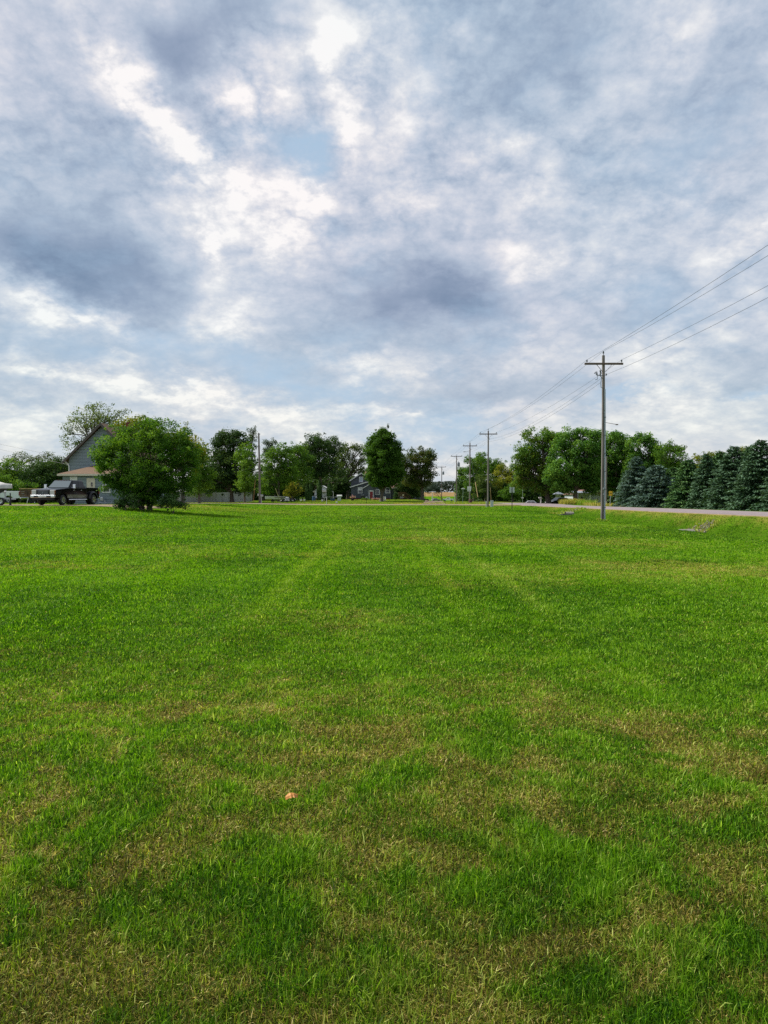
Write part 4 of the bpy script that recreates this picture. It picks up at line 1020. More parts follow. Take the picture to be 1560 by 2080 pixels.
# ---- signs
def post_sign(name, px, d, ytop, ybase_z, pm, r, lab, cat):
    x = WX(px, d); zb = z0(x, d)
    return thing(name, lab, cat, (x, d, zb)), x, zb
M_signback = mat('dull sign back', (0.50, 0.53, 0.50), (0.42, 0.45, 0.42), 0.5, 4)
t, x, zb = post_sign('road_sign', 1040, 80, 990, 0, None, 0, 'grey sign back on a dark square post at the lawn edge', 'sign')
hh = W(1040, 990, 80).z - zb
part('post', M_black, t, lambda b: b.box((0, 0, hh / 2 + .02), (.075, .06, hh)))
part('panel', M_signback, t, lambda b: b.box((0, .045, hh - .30), (.56, .02, .60)), bevel=.008)
part('bolt', M_black, t, lambda b: (b.tube([(0, -.045, hh - .1), (0, -.02, hh - .1)], .02, 8)))
# white arrow sign nailed to the third pole
x = WX(953.2, 122.7); zc = W(953, 993, 122.7).z
t = thing('notice_sign', 'white notice with faint grey lines and a black left-pointing arrow, nailed to the pole', 'sign', (x, 122.72, zc))
M_signw = mat('white sign face', (0.70, 0.74, 0.72), (0.62, 0.66, 0.64), 0.4, 3)
M_ink = mat('black sign print', (0.03, 0.04, 0.045), (0.02, 0.03, 0.035), 0.5, 3)
M_inkg = mat('faded grey print', (0.40, 0.44, 0.44), (0.33, 0.37, 0.37), 0.5, 3)
part('panel', M_signw, t, lambda b: b.hexa([(-.30, -.01, -.42), (.27, -.01, -.42), (.27, .01, -.42), (-.30, .01, -.42), (-.35, -.01, .42), (.34, -.01, .42), (.34, .01, .42), (-.35, .01, .42)]))
part('printed_lines', M_inkg, t, lambda b: (b.box((0, -.013, .26), (.26, .006, .06)), b.box((-.01, -.013, .10), (.40, .006, .06)), b.box((-.01, -.013, -.05), (.34, .006, .05))))
part('arrow', M_ink, t, lambda b: (b.box((.03, -.013, -.22), (.24, .006, .07)), b.prism([(-.22, -.22), (-.08, -.13), (-.08, -.31)], -.016, -.010, 'y')))
# street name sign
M_greenpost = mat('faded green post', (0.24, 0.34, 0.26), (0.18, 0.27, 0.20), 0.6, 6)
t, x, zb = post_sign('street_name_sign', 939.5, 121, 994, 0, None, 0, 'small street name sign on a faded green post left of the arrow-sign pole', 'sign')
hh = W(940, 993, 121).z - zb
part('post', M_greenpost, t, lambda b: b.tube([(0, 0, 0), (.1, 0, hh)], .035, 6))
part('name_blade', M_signw, t, lambda b: b.box((.1, 0, hh + .02), (.58, .02, .15)), bevel=.005)
part('cap', M_signback, t, lambda b: b.box((.1, 0, hh + .15), (.16, .05, .10)))
# yellow two-way arrow sign
t, x, zb = post_sign('warning_sign', 1240, 88, 1000, 0, None, 0, 'yellow warning sign with a black double-headed arrow before the spruces', 'sign')
hh = W(1240, 1002.5, 88).z - zb
M_yel = mat('yellow sign face', (0.85, 0.48, 0.02), (0.75, 0.42, 0.02), 0.4, 3)
part('post', M_galv, t, lambda b: b.tube([(-.06, .03, 0), (0, .03, hh - .2)], .035, 6))
part('panel', M_yel, t, lambda b: b.box((0, 0, hh), (.41, .02, .56)), bevel=.01)
part('arrow', M_ink, t, lambda b: (b.box((0, -.013, hh), (.16, .006, .05)), b.prism([(-.17, hh), (-.07, hh + .08), (-.07, hh - .08)], -.016, -.010, 'y'), b.prism([(.17, hh), (.07, hh - .08), (.07, hh + .08)], -.016, -.010, 'y')))
M_or2 = mat('orange tape', (0.6, 0.25, 0.05), None, 0.5, 3)
part('side_reflector', M_or2, t, lambda b: b.box((.27, .05, hh - .03), (.10, .02, .10), Matrix.Rotation(R(45), 3, 'Y')))
# slim bare pole behind
t, x, zb = post_sign('bare_pole', 1231, 112, 927, 0, None, 0, 'slim bare wooden pole directly right of the nearest crossarm pole', 'pole')
hh = W(1231, 928, 112).z - zb
part('post', M_wood_pole, t, lambda b: b.tube([(0, 0, -.2), (0, 0, hh)], [.13, .10], 10), smooth=True)
part('cap', M_galv, t, lambda b: b.tube([(0, 0, hh), (0, 0, hh + .04)], .11, 10))
# mailbox across the road, white
t, x, zb = post_sign('mailbox', 1098, 128, 1010, 0, None, 0, 'white post-mounted mailbox under the first maple', 'mailbox')
hh = W(1098, 1010.5, 128).z - zb
part('post', M_white, t, lambda b: (b.box((.05, 0, hh / 2), (.20, .16, hh)), b.bar((.05, 0, hh - .5), (-.28, 0, hh - .12), .07)), bevel=.01)
part('box', M_white, t, lambda b: b.box((-.08, 0, hh - .05), (.58, .22, .20)), bevel=.05, seg=3)
part('flag', M_redlens, t, lambda b: b.box((.12, -.125, hh + .06), (.04, .02, .16)))
# slim pole with little panel left of it
t, x, zb = post_sign('marker_post', 1061.5, 131, 985, 0, None, 0, 'pale slim post with a small white plate, behind the parked cars across the road', 'sign post')
hh = W(1061.5, 984, 131).z - zb
part('post', M_greenpost, t, lambda b: b.tube([(0, 0, 0), (0, 0, hh)], .045, 6))
part('plate', M_signw, t, lambda b: b.box((-.05, -.06, W(1061, 1011, 131).z - zb), (.46, .02, .22)), bevel=.005)
# white posts at the street
def simple_post(name, px, d, ytop, w, m, lab, cat, cap=None, grp=None):
    x = WX(px, d); zb = z0(x, d); hh = W(px, ytop, d).z - zb
    t = thing(name, lab, cat, (x, d, zb), 0, grp)
    part('post', m, t, lambda b: b.box((0, 0, hh / 2), (w, w * .8, hh)), bevel=.01)
    part('cap', cap or m, t, lambda b: b.box((0, 0, hh + .015), (w * 1.25, w * 1.05, .03)), bevel=.005)
    return t, hh
simple_post('marker_post', 663.5, 103.0, 1009.5, .07, M_white, 'thin white marker post at the street edge before the white shed', 'marker post')
simple_post('marker_post', 923.3, 150, 1003, .10, M_white, 'white post leaning on the foot of the nearer transformer pole', 'marker post')
simple_post('marker_post', 878, 200, 1002, .20, M_white, 'thick white post left of the far grey sedan', 'marker post')
simple_post('marker_post', 863.5, 180, 1003, .10, M_black, 'thin dark post at the right trunk of the rust-tinged tree', 'marker post')
# mailbox in front of the dark grey house
t, x, zb = post_sign('mailbox', 744.5, 119, 1004, 0, None, 0, 'dark mailbox on a slim post in front of the dark grey house', 'mailbox')
part('post', M_black, t, lambda b: b.tube([(0, 0, 0), (0, 0, .95)], .035, 6))
part('box', M_trfm, t, lambda b: b.box((.02, 0, 1.03), (.34, .42, .22)), bevel=.06, seg=3)
t, x, zb = post_sign('lamp_post', 677, 146, 998, 0, None, 0, 'white lamp post with a short arm right of the white shed', 'lamp post')
hh = W(677, 999, 146).z - zb
part('post', M_white, t, lambda b: b.tube([(0, 0, 0), (0, 0, hh)], .06, 8))
part('arm', M_white, t, lambda b: b.tube([(0, 0, hh), (-.25, 0, hh + .12), (-.5, 0, hh + .22)], .05, 8))
part('lamp_head', M_white, t, lambda b: b.box((-.55, 0, hh + .22), (.28, .16, .10)), bevel=.03)

# ---- culverts and dug patches
M_culv = mat('weathered concrete', (0.24, 0.22, 0.19), (0.13, 0.12, 0.10), 0.9, 7, bump=.5)
M_dirt = mat('dug soil and gravel', (0.065, 0.05, 0.022), (0.02, 0.018, 0.008), 0.95, 6, bump=1.0, detail=10)
def culvert(px, py, d, lab, sc, rot):
    p0 = W(px, py, d); zb = z0(p0.x, d)
    t = thing('culvert', lab, 'culvert', (p0.x, d, zb - .06 * sc), rot, 'road ditch culverts')
    part('pipe', M_culv, t, lambda b: [b.add([(x, r_ * math.cos(a), .18 + r_ * math.sin(a)) for x in (-.25, 1.0) for a in [R(-20 + 22 * k) for k in range(11)]], [(k, k + 1, 11 + k + 1, 11 + k) for k in range(10)]) for r_ in (.36, .42)])
    part('wing_wall', M_culv, t, lambda b: (b.hexa([(-1.5, .30, -.2), (.7, .36, -.2), (.7, .46, -.2), (-1.5, .42, -.2), (-1.5, .30, .10), (.7, .36, .50), (.7, .46, .50), (-1.5, .42, .10)]),))
    part('wing_wall', M_culv, t, lambda b: (b.hexa([(-.7, -.42, -.25), (.9, -.38, -.2), (.9, -.32, -.2), (-.7, -.36, -.25), (-.7, -.42, .0), (.9, -.38, .36), (.9, -.32, .36), (-.7, -.36, .0)]),))
    part('pipe_mouth', M_dark, t, lambda b: b.add([(-.2, .34 * math.cos(a), .16 + .34 * math.sin(a)) for a in [R(36 * k) for k in range(10)]], [tuple(range(10))]))
    t.scale = (sc, sc, sc)
culvert(1383, 1084, 39.0, 'nearer concrete culvert end in the ditch, beside bare rubble', .72, R(8))
culvert(1152, 1043, 67, 'farther small culvert mouth in the ditch, left of the nearest pole', .6, R(6))
def patch(name, pts, seed, label=None):
    """an uneven scab of dug earth lying on the ground"""
    rng = np.random.default_rng(seed); vs = []; fs = []
    (cx, cy), (rx, ry) = pts; n = 26; rings = 7
    vs.append((cx, cy, z0(cx, cy) + .035))
    for j in range(1, rings + 1):
        for k in range(n):
            a = 2 * math.pi * k / n
            r = j / rings * (1 + .30 * (vnoise(math.cos(a) * 2, math.sin(a) * 2, 1.3, seed) - .5) * 2 + (rng.random() - .5) * .12 * (j == rings))
            x, y = cx + rx * r * math.cos(a), cy + ry * r * math.sin(a)
            h = .03 * (1 - (j / rings) ** 2) + rng.random() * .03 * (j < rings) - (.012 if j == rings else 0)
            vs.append((float(x), float(y), z0(x, y) + float(h)))
    for k in range(n): fs.append((0, 1 + k, 1 + (k + 1) % n))
    for j in range(rings - 1):
        for k in range(n):
            a_ = 1 + j * n + k; b_ = 1 + j * n + (k + 1) % n
            fs.append((a_, b_, b_ + n, a_ + n))
    b = MB(); b.add(vs, fs); o = b.build(name, M_dirt); tag(o, kind='structure')
cx_, cy_ = WX(1412, 40.6), 40.6
patch('dirt_patch', ((cx_, cy_), (1.0, 1.1)), 5)
cx_, cy_ = WX(1160, 70), 70
patch('bare_soil', ((cx_, cy_), (.8, .9)), 6)

rng = np.random.default_rng(8)
def rubble(name, cx, cy, rx, ry, n, label, grp):
    b = MB()
    for k in range(n):
        a, r_ = rng.uniform(0, 6.28), math.sqrt(rng.random()); x, y = cx + rx * r_ * math.cos(a), cy + ry * r_ * math.sin(a)
        sz = rng.uniform(.04, .13); M_ = Matrix.Rotation(rng.uniform(0, 3), 3, 'Z') @ Matrix.Rotation(rng.uniform(-.5, .5), 3, 'X')
        b.box((x, y, z0(x, y) + .03), (sz * rng.uniform(.8, 1.6), sz, sz * .6), M_)
    o = b.build(name, M_culv); tag(o, label, 'rubble', kind='stuff')
rubble('rubble', WX(1412, 40.6), 40.6, 1.1, 1.2, 150, 'broken stones and clods strewn beside the nearer culvert end', None)
rubble('gravel_scatter', WX(1160, 70), 70, 1.0, 1.0, 70, 'loose stones around the farther small culvert mouth', None)

# ---- orange dead leaf near the viewer
lx, ly = pxw(592, 1646)
t = thing('fallen_leaf', 'curled orange dead leaf lying on the grass near the viewer', 'leaf', (lx, ly, z0(lx, ly) + .055), R(25))
t.scale = (1.3, 1.3, 1.3)
M_leafo = mat('dry orange leaf', (0.56, 0.25, 0.05), (0.42, 0.17, 0.03), 0.6, 60)
def leafblade(b):
    vs = []; fs = []; n = 9
    for i in range(n):
        u = i / (n - 1); w = .019 * math.sin(math.pi * min(1, u * .92 + .06)) ** .7 * (1 + .25 * math.sin(u * 22))
        for s in (-1, -.5, 0, .5, 1):
            vs.append((-.026 + .052 * u, s * w, .018 - .012 * abs(s) ** 1.5 + .010 * math.sin(u * 3.4)))
    for i in range(n - 1):
        for k in range(4): fs.append((i * 5 + k, i * 5 + k + 1, (i + 1) * 5 + k + 1, (i + 1) * 5 + k))
    b.add(vs, fs)
part('blade', M_leafo, t, leafblade)
part('stalk', M_leafo, t, lambda b: b.tube([(.024, 0, .018), (.038, .004, .012), (.05, .002, .0)], [.0014, .0012, .001], 5))

# ---- tall weeds across the road (one mass)
def weeds(name, x0, x1, y0_, y1_, n, hmin, hmax, dry, label, seed):
    rng = np.random.default_rng(seed)
    x = rng.uniform(x0, x1, n); y = rng.uniform(y0_, y1_, n)
    h = rng.uniform(hmin, hmax, n) * (0.5 + fbm(x, y, .6, 3, seed))
    w = rng.uniform(.03, .06, n); az = rng.uniform(0, 6.28, n); ln = np.abs(rng.normal(.3, .25, n))
    base = np.stack([x, y, zt(x, y)], 1); side = np.stack([np.cos(az + 1.5), np.sin(az + 1.5), 0 * az], 1) * (w / 2)[:, None]
    mid = base + np.stack([np.cos(az) * ln * h * .3, np.sin(az) * ln * h * .3, h * .6], 1)
    tip = base + np.stack([np.cos(az) * ln * h, np.sin(az) * ln * h, h], 1)
    V = np.stack([base - side, base + side, mid + side * .8, mid - side * .8, tip], 1).reshape(-1, 3)
    i0 = np.arange(n) * 5
    loops = np.stack([i0, i0 + 1, i0 + 2, i0 + 3, i0 + 3, i0 + 2, i0 + 4], 1).ravel()
    starts = np.stack([np.arange(n) * 7, np.arange(n) * 7 + 4], 1).ravel()
    o = fast_mesh(name, V, loops, starts, np.tile([4, 3], n), MBLD, vattrs={'dry': np.repeat(np.clip(rng.normal(dry, .25, n), 0, 1), 5), 'rnd': np.repeat(rng.uniform(.35, 1, n), 5)})
    tag(o, label, 'weeds', kind='stuff')
weeds('ditch_weeds', WX(1385, 40.6), WX(1450, 40.6), 39.3, 42.2, 900, .04, .22, .45, 'straggly weeds growing through the bare rubble in the ditch', 14)
weeds('culvert_weeds', WX(1125, 69), WX(1190, 69), 68, 72, 900, .05, .2, .4, 'straggly weeds around the farther small culvert', 15)
weeds('pole_weeds', WX(1224, 45.5) - .35, WX(1224, 45.5) + .35, 45.1, 45.9, 260, .08, .24, .25, 'longer grass left uncut round the foot of the nearest pole', 16)
weeds('yellow_weeds', WX(1140, 112), WX(1178, 112), 110, 114, 2200, .35, 1.0, .75, 'golden ornamental grass clump at the road edge under the maples', 1)
weeds('green_weeds', WX(1176, 108), WX(1206, 108), 106, 112, 1500, .35, 1.0, .25, 'green and yellow tall weeds right of the golden grass clump', 2)
weeds('tan_weeds', WX(1196, 102), WX(1275, 102), 100, 106, 1800, .2, .6, .85, 'dry tan weeds around the foot of the slim bare pole', 3)
weeds('street_weeds', WX(890, 118), WX(985, 118), 115, 126, 7000, .05, .22, .35, 'rough yellow-green verge grass at the foot of the sign pole', 4)
weeds('verge_weeds', WX(800, 118), WX(890, 118), 113, 119, 2500, .08, .22, .6, 'low dry verge along the street right of the column-shaped tree', 5)

# ================================================================== vehicles
def wheel(parent, x, y, r, w, rim_m, side, dish=0.02):
    t = part('wheel', M_dark, parent, lambda b: b.lathe([(r * .60, -w / 2), (r * .9, -w / 2), (r, -w * .32), (r, w * .32), (r * .9, w / 2), (r * .60, w / 2)], (x, y, r), 'y', 24), smooth=True)
    o = w / 2 * side
    def rimf(b):
        b.lathe([(r * .62, o * 1.0), (r * .58, o * .9), (r * .52, o * .55 - dish * side), (r * .20, o * .5 - dish * side), (r * .16, o * .9), (.0, o * .9)], (x, y, r), 'y', 20)
        for k in range(8):
            a = 2 * math.pi * k / 8
            b.bar((x + r * .15 * math.cos(a), y + o * .72, r + r * .15 * math.sin(a)), (x + r * .56 * math.cos(a), y + o * .86, r + r * .56 * math.sin(a)), .07 * r / .4, .05)
    rm = MB(); rimf(rm); rm.build('rim', rim_m, t)
    return t
def car_paint(name, c, rough=0.18):
    return mat(name, c, tuple(v * .92 for v in c), rough, 2.0, coat=.45, spec=.3)
def arch_pts(cx, r, z_s, cz, n=9):
    """wheel arch outline from rear to front at sill height z_s, returned along +x"""
    a0 = math.acos(min(1, max(-1, (z_s - cz) / r))) if False else math.asin((z_s - cz) / r)
    return [(cx - r * math.cos(a0 + (math.pi - 2 * a0) * k / (n - 1)), cz + r * math.sin(a0 + (math.pi - 2 * a0) * k / (n - 1))) for k in range(n)]

def pickup(label, loc, rotz, paint, lower=None, L_=6.6, Wd=2.0, dual=False, trim=M_chrome, detail=True, cab=(1.28, .50, -.98, -1.18), H=2.0, belt=1.36, bed_rail=1.42, group=None, crew=True, wheels=(2.15, -2.02)):
    t = thing('pickup_truck', label, 'pickup truck', loc, rotz, group)
    hw = Wd / 2; F_ = L_ / 2; xf, xr = wheels; wr = .41 if dual else .39
    sill = .56
    prof = [(-F_ + .02, .62)] + arch_pts(xr, wr + .12, sill, wr) + arch_pts(xf, wr + .12, sill, wr) + [(F_ - .10, .58), (F_ - .02, .9), (F_ - .06, 1.14), (F_ - .22, 1.23), (cab[0], belt), (cab[3] - .02, belt), (cab[3] - .06, bed_rail), (-F_ + .05, bed_rail), (-F_ + .02, bed_rail - .04)]
    part('body', paint, t, lambda b: b.prism(prof, -hw, hw, 'y'), smooth=True, bevel=.045, seg=3)
    ti = hw * .80; bi = hw * .955
    def cabf(b):
        b.hexa([(cab[3], -bi, belt - .02), (cab[0], -bi, belt - .02), (cab[0], bi, belt - .02), (cab[3], bi, belt - .02), (cab[2], -ti, H), (cab[1], -ti, H), (cab[1], ti, H), (cab[2], ti, H)])
    part('cab', paint, t, cabf, smooth=True, bevel=.07, seg=3)
    FB = [(cab[0], -bi, belt), (cab[0], bi, belt), (cab[1], ti, H), (cab[1], -ti, H)]
    part('windshield', M_shield, t, lambda b: b.panel(FB, .05, .95, .06, .90, .012, .03))
    RB = [(cab[3], bi, belt), (cab[3], -bi, belt), (cab[2], -ti, H), (cab[2], ti, H)]
    part('rear_window', M_glass, t, lambda b: b.panel(RB, .10, .90, .15, .85, .012, .03))
    for s in (1, -1):
        q = [(cab[0], s * bi, belt), (cab[3], s * bi, belt), (cab[2], s * ti, H), (cab[1], s * ti, H)]
        if s < 0: q = [q[1], q[0], q[3], q[2]]
        uu = ((.10, .50), (.54, .92)) if crew else ((.12, .9),)
        for (u0, u1) in uu:
            if s < 0: u0, u1 = 1 - u1, 1 - u0
            part('side_window', M_tint, t, lambda b: b.panel(q, u0, u1, .08, .86, .012, .03))
    # bed cavity liner and tailgate
    part('bed_liner', M_dark, t, lambda b: b.box(((cab[3] - .1 - F_ + .08) / 2, 0, bed_rail + .004), (abs(-F_ + .14 - cab[3] + .12), Wd - .22, .006)))
    part('tailgate', paint, t, lambda b: b.box((-F_ - .005, 0, 1.06), (.05, Wd - .34, .62)), bevel=.02)
    for s in (1, -1):
        part('taillight', M_redlens, t, lambda b: b.box((-F_ + .05, s * (hw - .045), 1.12), (.16, .12, .46)), bevel=.03)
        hl = part('headlight', M_lamp, t, lambda b: b.box((F_ - .075, s * (hw - .235), .985), (.18, .40, .40)), bevel=.04)
        part('marker_lamp', M_amber, t, lambda b: b.box((F_ - .065, s * (hw - .032), .985), (.16, .05, .34)), bevel=.01)
        part('mirror', trim, t, lambda b: (b.box((1.0 * cab[0] - .28, s * (hw + .24), belt + .13), (.10, .22, .34)), b.bar((cab[0] - .28, s * (hw - .03), belt + .02), (cab[0] - .28, s * (hw + .2), belt + .04), .05)), bevel=.025)
    part('front_bumper', trim, t, lambda b: (b.box((F_ + .02, 0, .69), (.20, Wd + .02, .23)),), bevel=.05, seg=3)
    part('lower_valance', M_dark, t, lambda b: b.box((F_ - .04, 0, .49), (.20, Wd - .22, .18)), bevel=.03)
    part('bumper_vent', M_dark, t, lambda b: [b.box((F_ + .122, s * .52, .67), (.012, .36, .11)) for s in (1, -1)])
    part('licence_plate', M_white, t, lambda b: b.box((F_ + .13, 0, .69), (.02, .32, .16)))
    part('rear_bumper', trim, t, lambda b: b.box((-F_ - .08, 0, .62), (.18, Wd - .04, .20)), bevel=.04)
    g = part('grille', M_grille, t, lambda b: (b.box((F_ - .03, 0, .985), (.08, Wd - 1.10, .40)), [b.box((F_ + .016, 0, .85 + .09 * k), (.03, Wd - 1.14, .022)) for k in range(4)], [b.box((F_ + .016, s * .36, .985), (.035, .05, .40)) for s in (-1, 1)]), bevel=.008)
    part('grille_surround', M_dark, t, lambda b: [b.box((F_ - .035, s * (hw - .475), .985), (.07, .08, .40)) for s in (1, -1)])
    part('emblem', M_trfm, g, lambda b: b.tube([(F_ + .03, 0, .985), (F_ + .05, 0, .985)], .05, 16))
    if detail:
        for s in (1, -1):
            for xx in (cab[0] - .62, cab[0] - 1.72):
                part('door_handle', trim, t, lambda b: b.box((xx, s * (hw + .015), belt - .18), (.17, .03, .045)), bevel=.01)
            part('door_seam', M_dark, t, lambda b: [b.box((xx, s * (hw + .001), .97), (.014, .006, .78)) for xx in (cab[0] - .08, cab[0] - 1.22, cab[3] - .04)])
            part('running_board', trim, t, lambda b: (b.tube([(xf - .62, s * (hw + .05), .43), (xr + .72, s * (hw + .05), .43)], .055, 8), [b.bar((xx, s * (hw - .15), .5), (xx, s * (hw + .05), .43), .04) for xx in (1.2, 0, -.9)]), smooth=True)
            if lower:
                part('lower_trim', lower, t, lambda b: b.box(((xf + xr) / 2 + .02, s * (hw + .004), .70), (xf - xr - 1.12, .012, .26)))
        part('undercarriage', M_dark, t, lambda b: (b.box((0, 0, .50), (L_ - 1.2, .9, .14)), b.bar((xf, -.7, wr), (xf, .7, wr), .12), b.bar((xr, -.7, wr), (xr, .7, wr), .14)))
        for k in range(5):
            part('roof_lamp', M_amber, t, lambda b: b.box((cab[1] - .10, -.5 + .25 * k, H + .012), (.10, .07, .03)), bevel=.008)
        part('wiper', M_black, t, lambda b: [b.bar((cab[0] - .06, s_, belt + .05), (cab[0] - .14, s_ + .45, belt + .10), .02) for s_ in (-.6, .05)])
    for s in (1, -1):
        wheel(t, xf, s * (hw - .14), wr, .27, M_chrome if dual else M_alum, s)
        if dual:
            wheel(t, xr, s * (hw + .10), wr, .25, M_chrome, s, .08)
            wheel(t, xr, s * (hw - .22), wr, .25, M_dark, s, .08)
            ro, ri = .66, .53
            outer = [(xr + ro * math.cos(a) * 1.12, wr + .04 + ro * math.sin(a)) for a in [R(6 + 168 * k / 14) for k in range(15)]]
            inner = [(xr + ri * math.cos(a), wr + .04 + ri * math.sin(a)) for a in [R(4 + 172 * k / 14) for k in range(15)]]
            def fen(b):
                n = 15; vs = []; 
                for (o_, y_) in ((outer, hw - .01), (outer, hw + .18), (inner, hw + .24), (inner, hw - .01)):
                    vs += [(px_, s * y_, pz_) for px_, pz_ in o_]
                # soften: outer ring tucked in at the top of the flare
                fs = []
                for r_ in range(3):
                    for k in range(n - 1): fs.append((r_ * n + k, r_ * n + k + 1, (r_ + 1) * n + k + 1, (r_ + 1) * n + k))
                b.add(vs, fs)
            part('fender_flare', paint, t, fen, smooth=True, bevel=.02)
        else:
            wheel(t, xr, s * (hw - .14), wr, .27, M_alum, s)
    return t

M_blackpaint = mat('gloss black paint', (0.003, 0.003, 0.004), (0.002, 0.002, 0.003), .08, 2.0, coat=.35, spec=.12)
M_whitepaint = car_paint('white paint', (0.72, 0.74, 0.76), .25)
M_pewter = mat('pewter lower paint', (0.17, 0.16, 0.13), (0.14, 0.13, 0.11), .25, 3, coat=.6, metal=.3)
xt, yt_ = -26.05, 58.4
pickup('black crew-cab dually pickup with chrome grille, parked facing the lawn', (xt, yt_, z0(xt, yt_) + .045), R(-97), M_blackpaint, lower=M_pewter, dual=True)
xt, yt_ = WX(-7, 80), 80.0
pickup('white pickup seen from its rear side, half hidden by the covered boat', (xt, yt_, z0(xt, yt_) + .0), R(186), M_whitepaint, L_=5.8, wheels=(1.85, -1.70), cab=(1.15, .45, -.55, -.75), H=1.9, bed_rail=1.38, trim=M_chrome)
xt = WX(910.5, 350)
pickup('small far white pickup parked side-on at the end of the gravel lane', (xt, 350, z0(xt, 350) - 0.0), R(168), M_whitepaint, detail=False, L_=5.6, wheels=(1.75, -1.65), cab=(1.0, .3, -.7, -.85), H=1.85, bed_rail=1.25)

def sedan(label, loc, rotz, paint, L_=4.6, Wd=1.8, H=1.45, name='parked_car', suv=False):
    t = thing(name, label, 'car', loc, rotz)
    hw = Wd / 2; F_ = L_ / 2; wr = .33; xf, xr = L_ * .30, -L_ * .29; belt = .92
    prof = [(-F_ + .05, .34)] + arch_pts(xr, wr + .07, .30, wr) + arch_pts(xf, wr + .07, .30, wr) + [(F_ - .08, .30), (F_, .55), (F_ - .12, .74), (F_ - .9, belt), (-F_ + .6, belt + .02), (-F_ + .08, belt - .02), (-F_, .62)]
    part('body', paint, t, lambda b: b.prism(prof, -hw, hw, 'y'), smooth=True, bevel=.06, seg=3)
    c0, c1, c2, c3 = (1.0, .2, -1.15 if not suv else -1.6, -1.75 if not suv else -1.95)
    bi, ti = hw * .93, hw * .70
    part('cabin', paint, t, lambda b: b.hexa([(c3, -bi, belt - .02), (c0, -bi, belt - .02), (c0, bi, belt - .02), (c3, bi, belt - .02), (c2, -ti, H), (c1, -ti, H), (c1, ti, H), (c2, ti, H)]), smooth=True, bevel=.08, seg=3)
    part('windshield', M_glass, t, lambda b: b.panel([(c0, -bi, belt), (c0, bi, belt), (c1, ti, H), (c1, -ti, H)], .06, .94, .05, .9, .012, .03))
    part('rear_window', M_glass, t, lambda b: b.panel([(c3, bi, belt), (c3, -bi, belt), (c2, -ti, H), (c2, ti, H)], .08, .92, .05, .88, .012, .03))
    for s in (1, -1):
        q = [(c0, s * bi, belt), (c3, s * bi, belt), (c2, s * ti, H), (c1, s * ti, H)]
        if s < 0: q = [q[1], q[0], q[3], q[2]]
        for (u0, u1) in ((.10, .48), (.52, .88)):
            if s < 0: u0, u1 = 1 - u1, 1 - u0
            part('side_window', M_glass, t, lambda b: b.panel(q, u0, u1, .06, .84, .012, .03))
        part('headlight', M_lamp, t, lambda b: b.box((F_ - .08, s * (hw - .25), .62), (.14, .34, .14)), bevel=.03)
        part('taillight', M_redlens, t, lambda b: b.box((-F_ + .05, s * (hw - .25), .72), (.12, .36, .16)), bevel=.03)
        wheel(t, xf, s * (hw - .11), wr, .2, M_alum, s); wheel(t, xr, s * (hw - .11), wr, .2, M_alum, s)
    return t
x = WX(885.5, 345)
sedan('small far grey-green sedan on the gravel lane right of the thick white post', (x, 345, z0(x, 345) + .07), R(12), car_paint('grey green paint', (0.16, 0.20, 0.19)))
x = WX(868, 170)
sedan('dark car end peeking out behind the trunk of the rust-tinged tree', (x - 1.6, 172, z0(x, 172) - .35), R(5), car_paint('dark blue paint', (0.012, 0.014, 0.02)), L_=4.2)
x = WX(1073, 152)
sedan('silver-roofed car with dark windows, only its top visible beyond the road', (x, 152, z0(x, 152)), R(182), car_paint('silver paint', (0.5, 0.52, 0.55)), L_=4.7)
x = WX(1091, 163)
sedan('second car just right of the silver-roofed one, lower in the dip', (x, 163, z0(x, 163) - .1), R(176), car_paint('pale grey paint', (0.55, 0.56, 0.58)), L_=4.4)
x = WX(1136, 126)
sedan('black car in deep shade behind the golden grass clump', (x, 127, z0(x, 127) + .05), R(205), M_blackpaint, L_=4.5, suv=True)

# ---- covered boat on a trailer at the left edge
M_cover = mat('grey white boat cover', (0.56, 0.54, 0.52), (0.42, 0.40, 0.39), 0.8, 3, bump=.4)
M_hull = mat('charcoal hull', (0.07, 0.075, 0.08), (0.05, 0.052, 0.055), 0.3, 3, coat=.4)
xb, yb = WX(-52, 56), 56.0; zb = z0(xb, yb) + .045
t = thing('covered_boat', 'charcoal boat under a pale grey cover, bow pointing right, at the left edge', 'boat', (xb, yb, zb), R(-3))
def loft(b, secs, closed=True):
    n = len(secs[0]); vs = [p for s_ in secs for p in s_]; fs = []
    for i in range(len(secs) - 1):
        for k in range(n if closed else n - 1): fs.append((i * n + k, i * n + (k + 1) % n, (i + 1) * n + (k + 1) % n, (i + 1) * n + k))
    if closed: fs += [tuple(range(n)), tuple((len(secs) - 1) * n + k for k in reversed(range(n)))]
    b.add(vs, fs)
def hullf(b):
    secs = []
    for i in range(9):
        u = i / 8; x = -2.6 + 5.5 * u; w = 1.05 * (1 - max(0, u - .45) ** 2 * 3.1); w = max(w, .05)
        keel = .62 + .74 * (max(0, u - .55) / .45) ** 2.4; rail = 1.28 + .18 * u
        secs.append([(x, -w, rail), (x, -w * .82, keel + .22), (x, 0, keel), (x, w * .82, keel + .22), (x, w, rail)])
    loft(b, secs)
part('hull', M_hull, t, hullf, smooth=True)
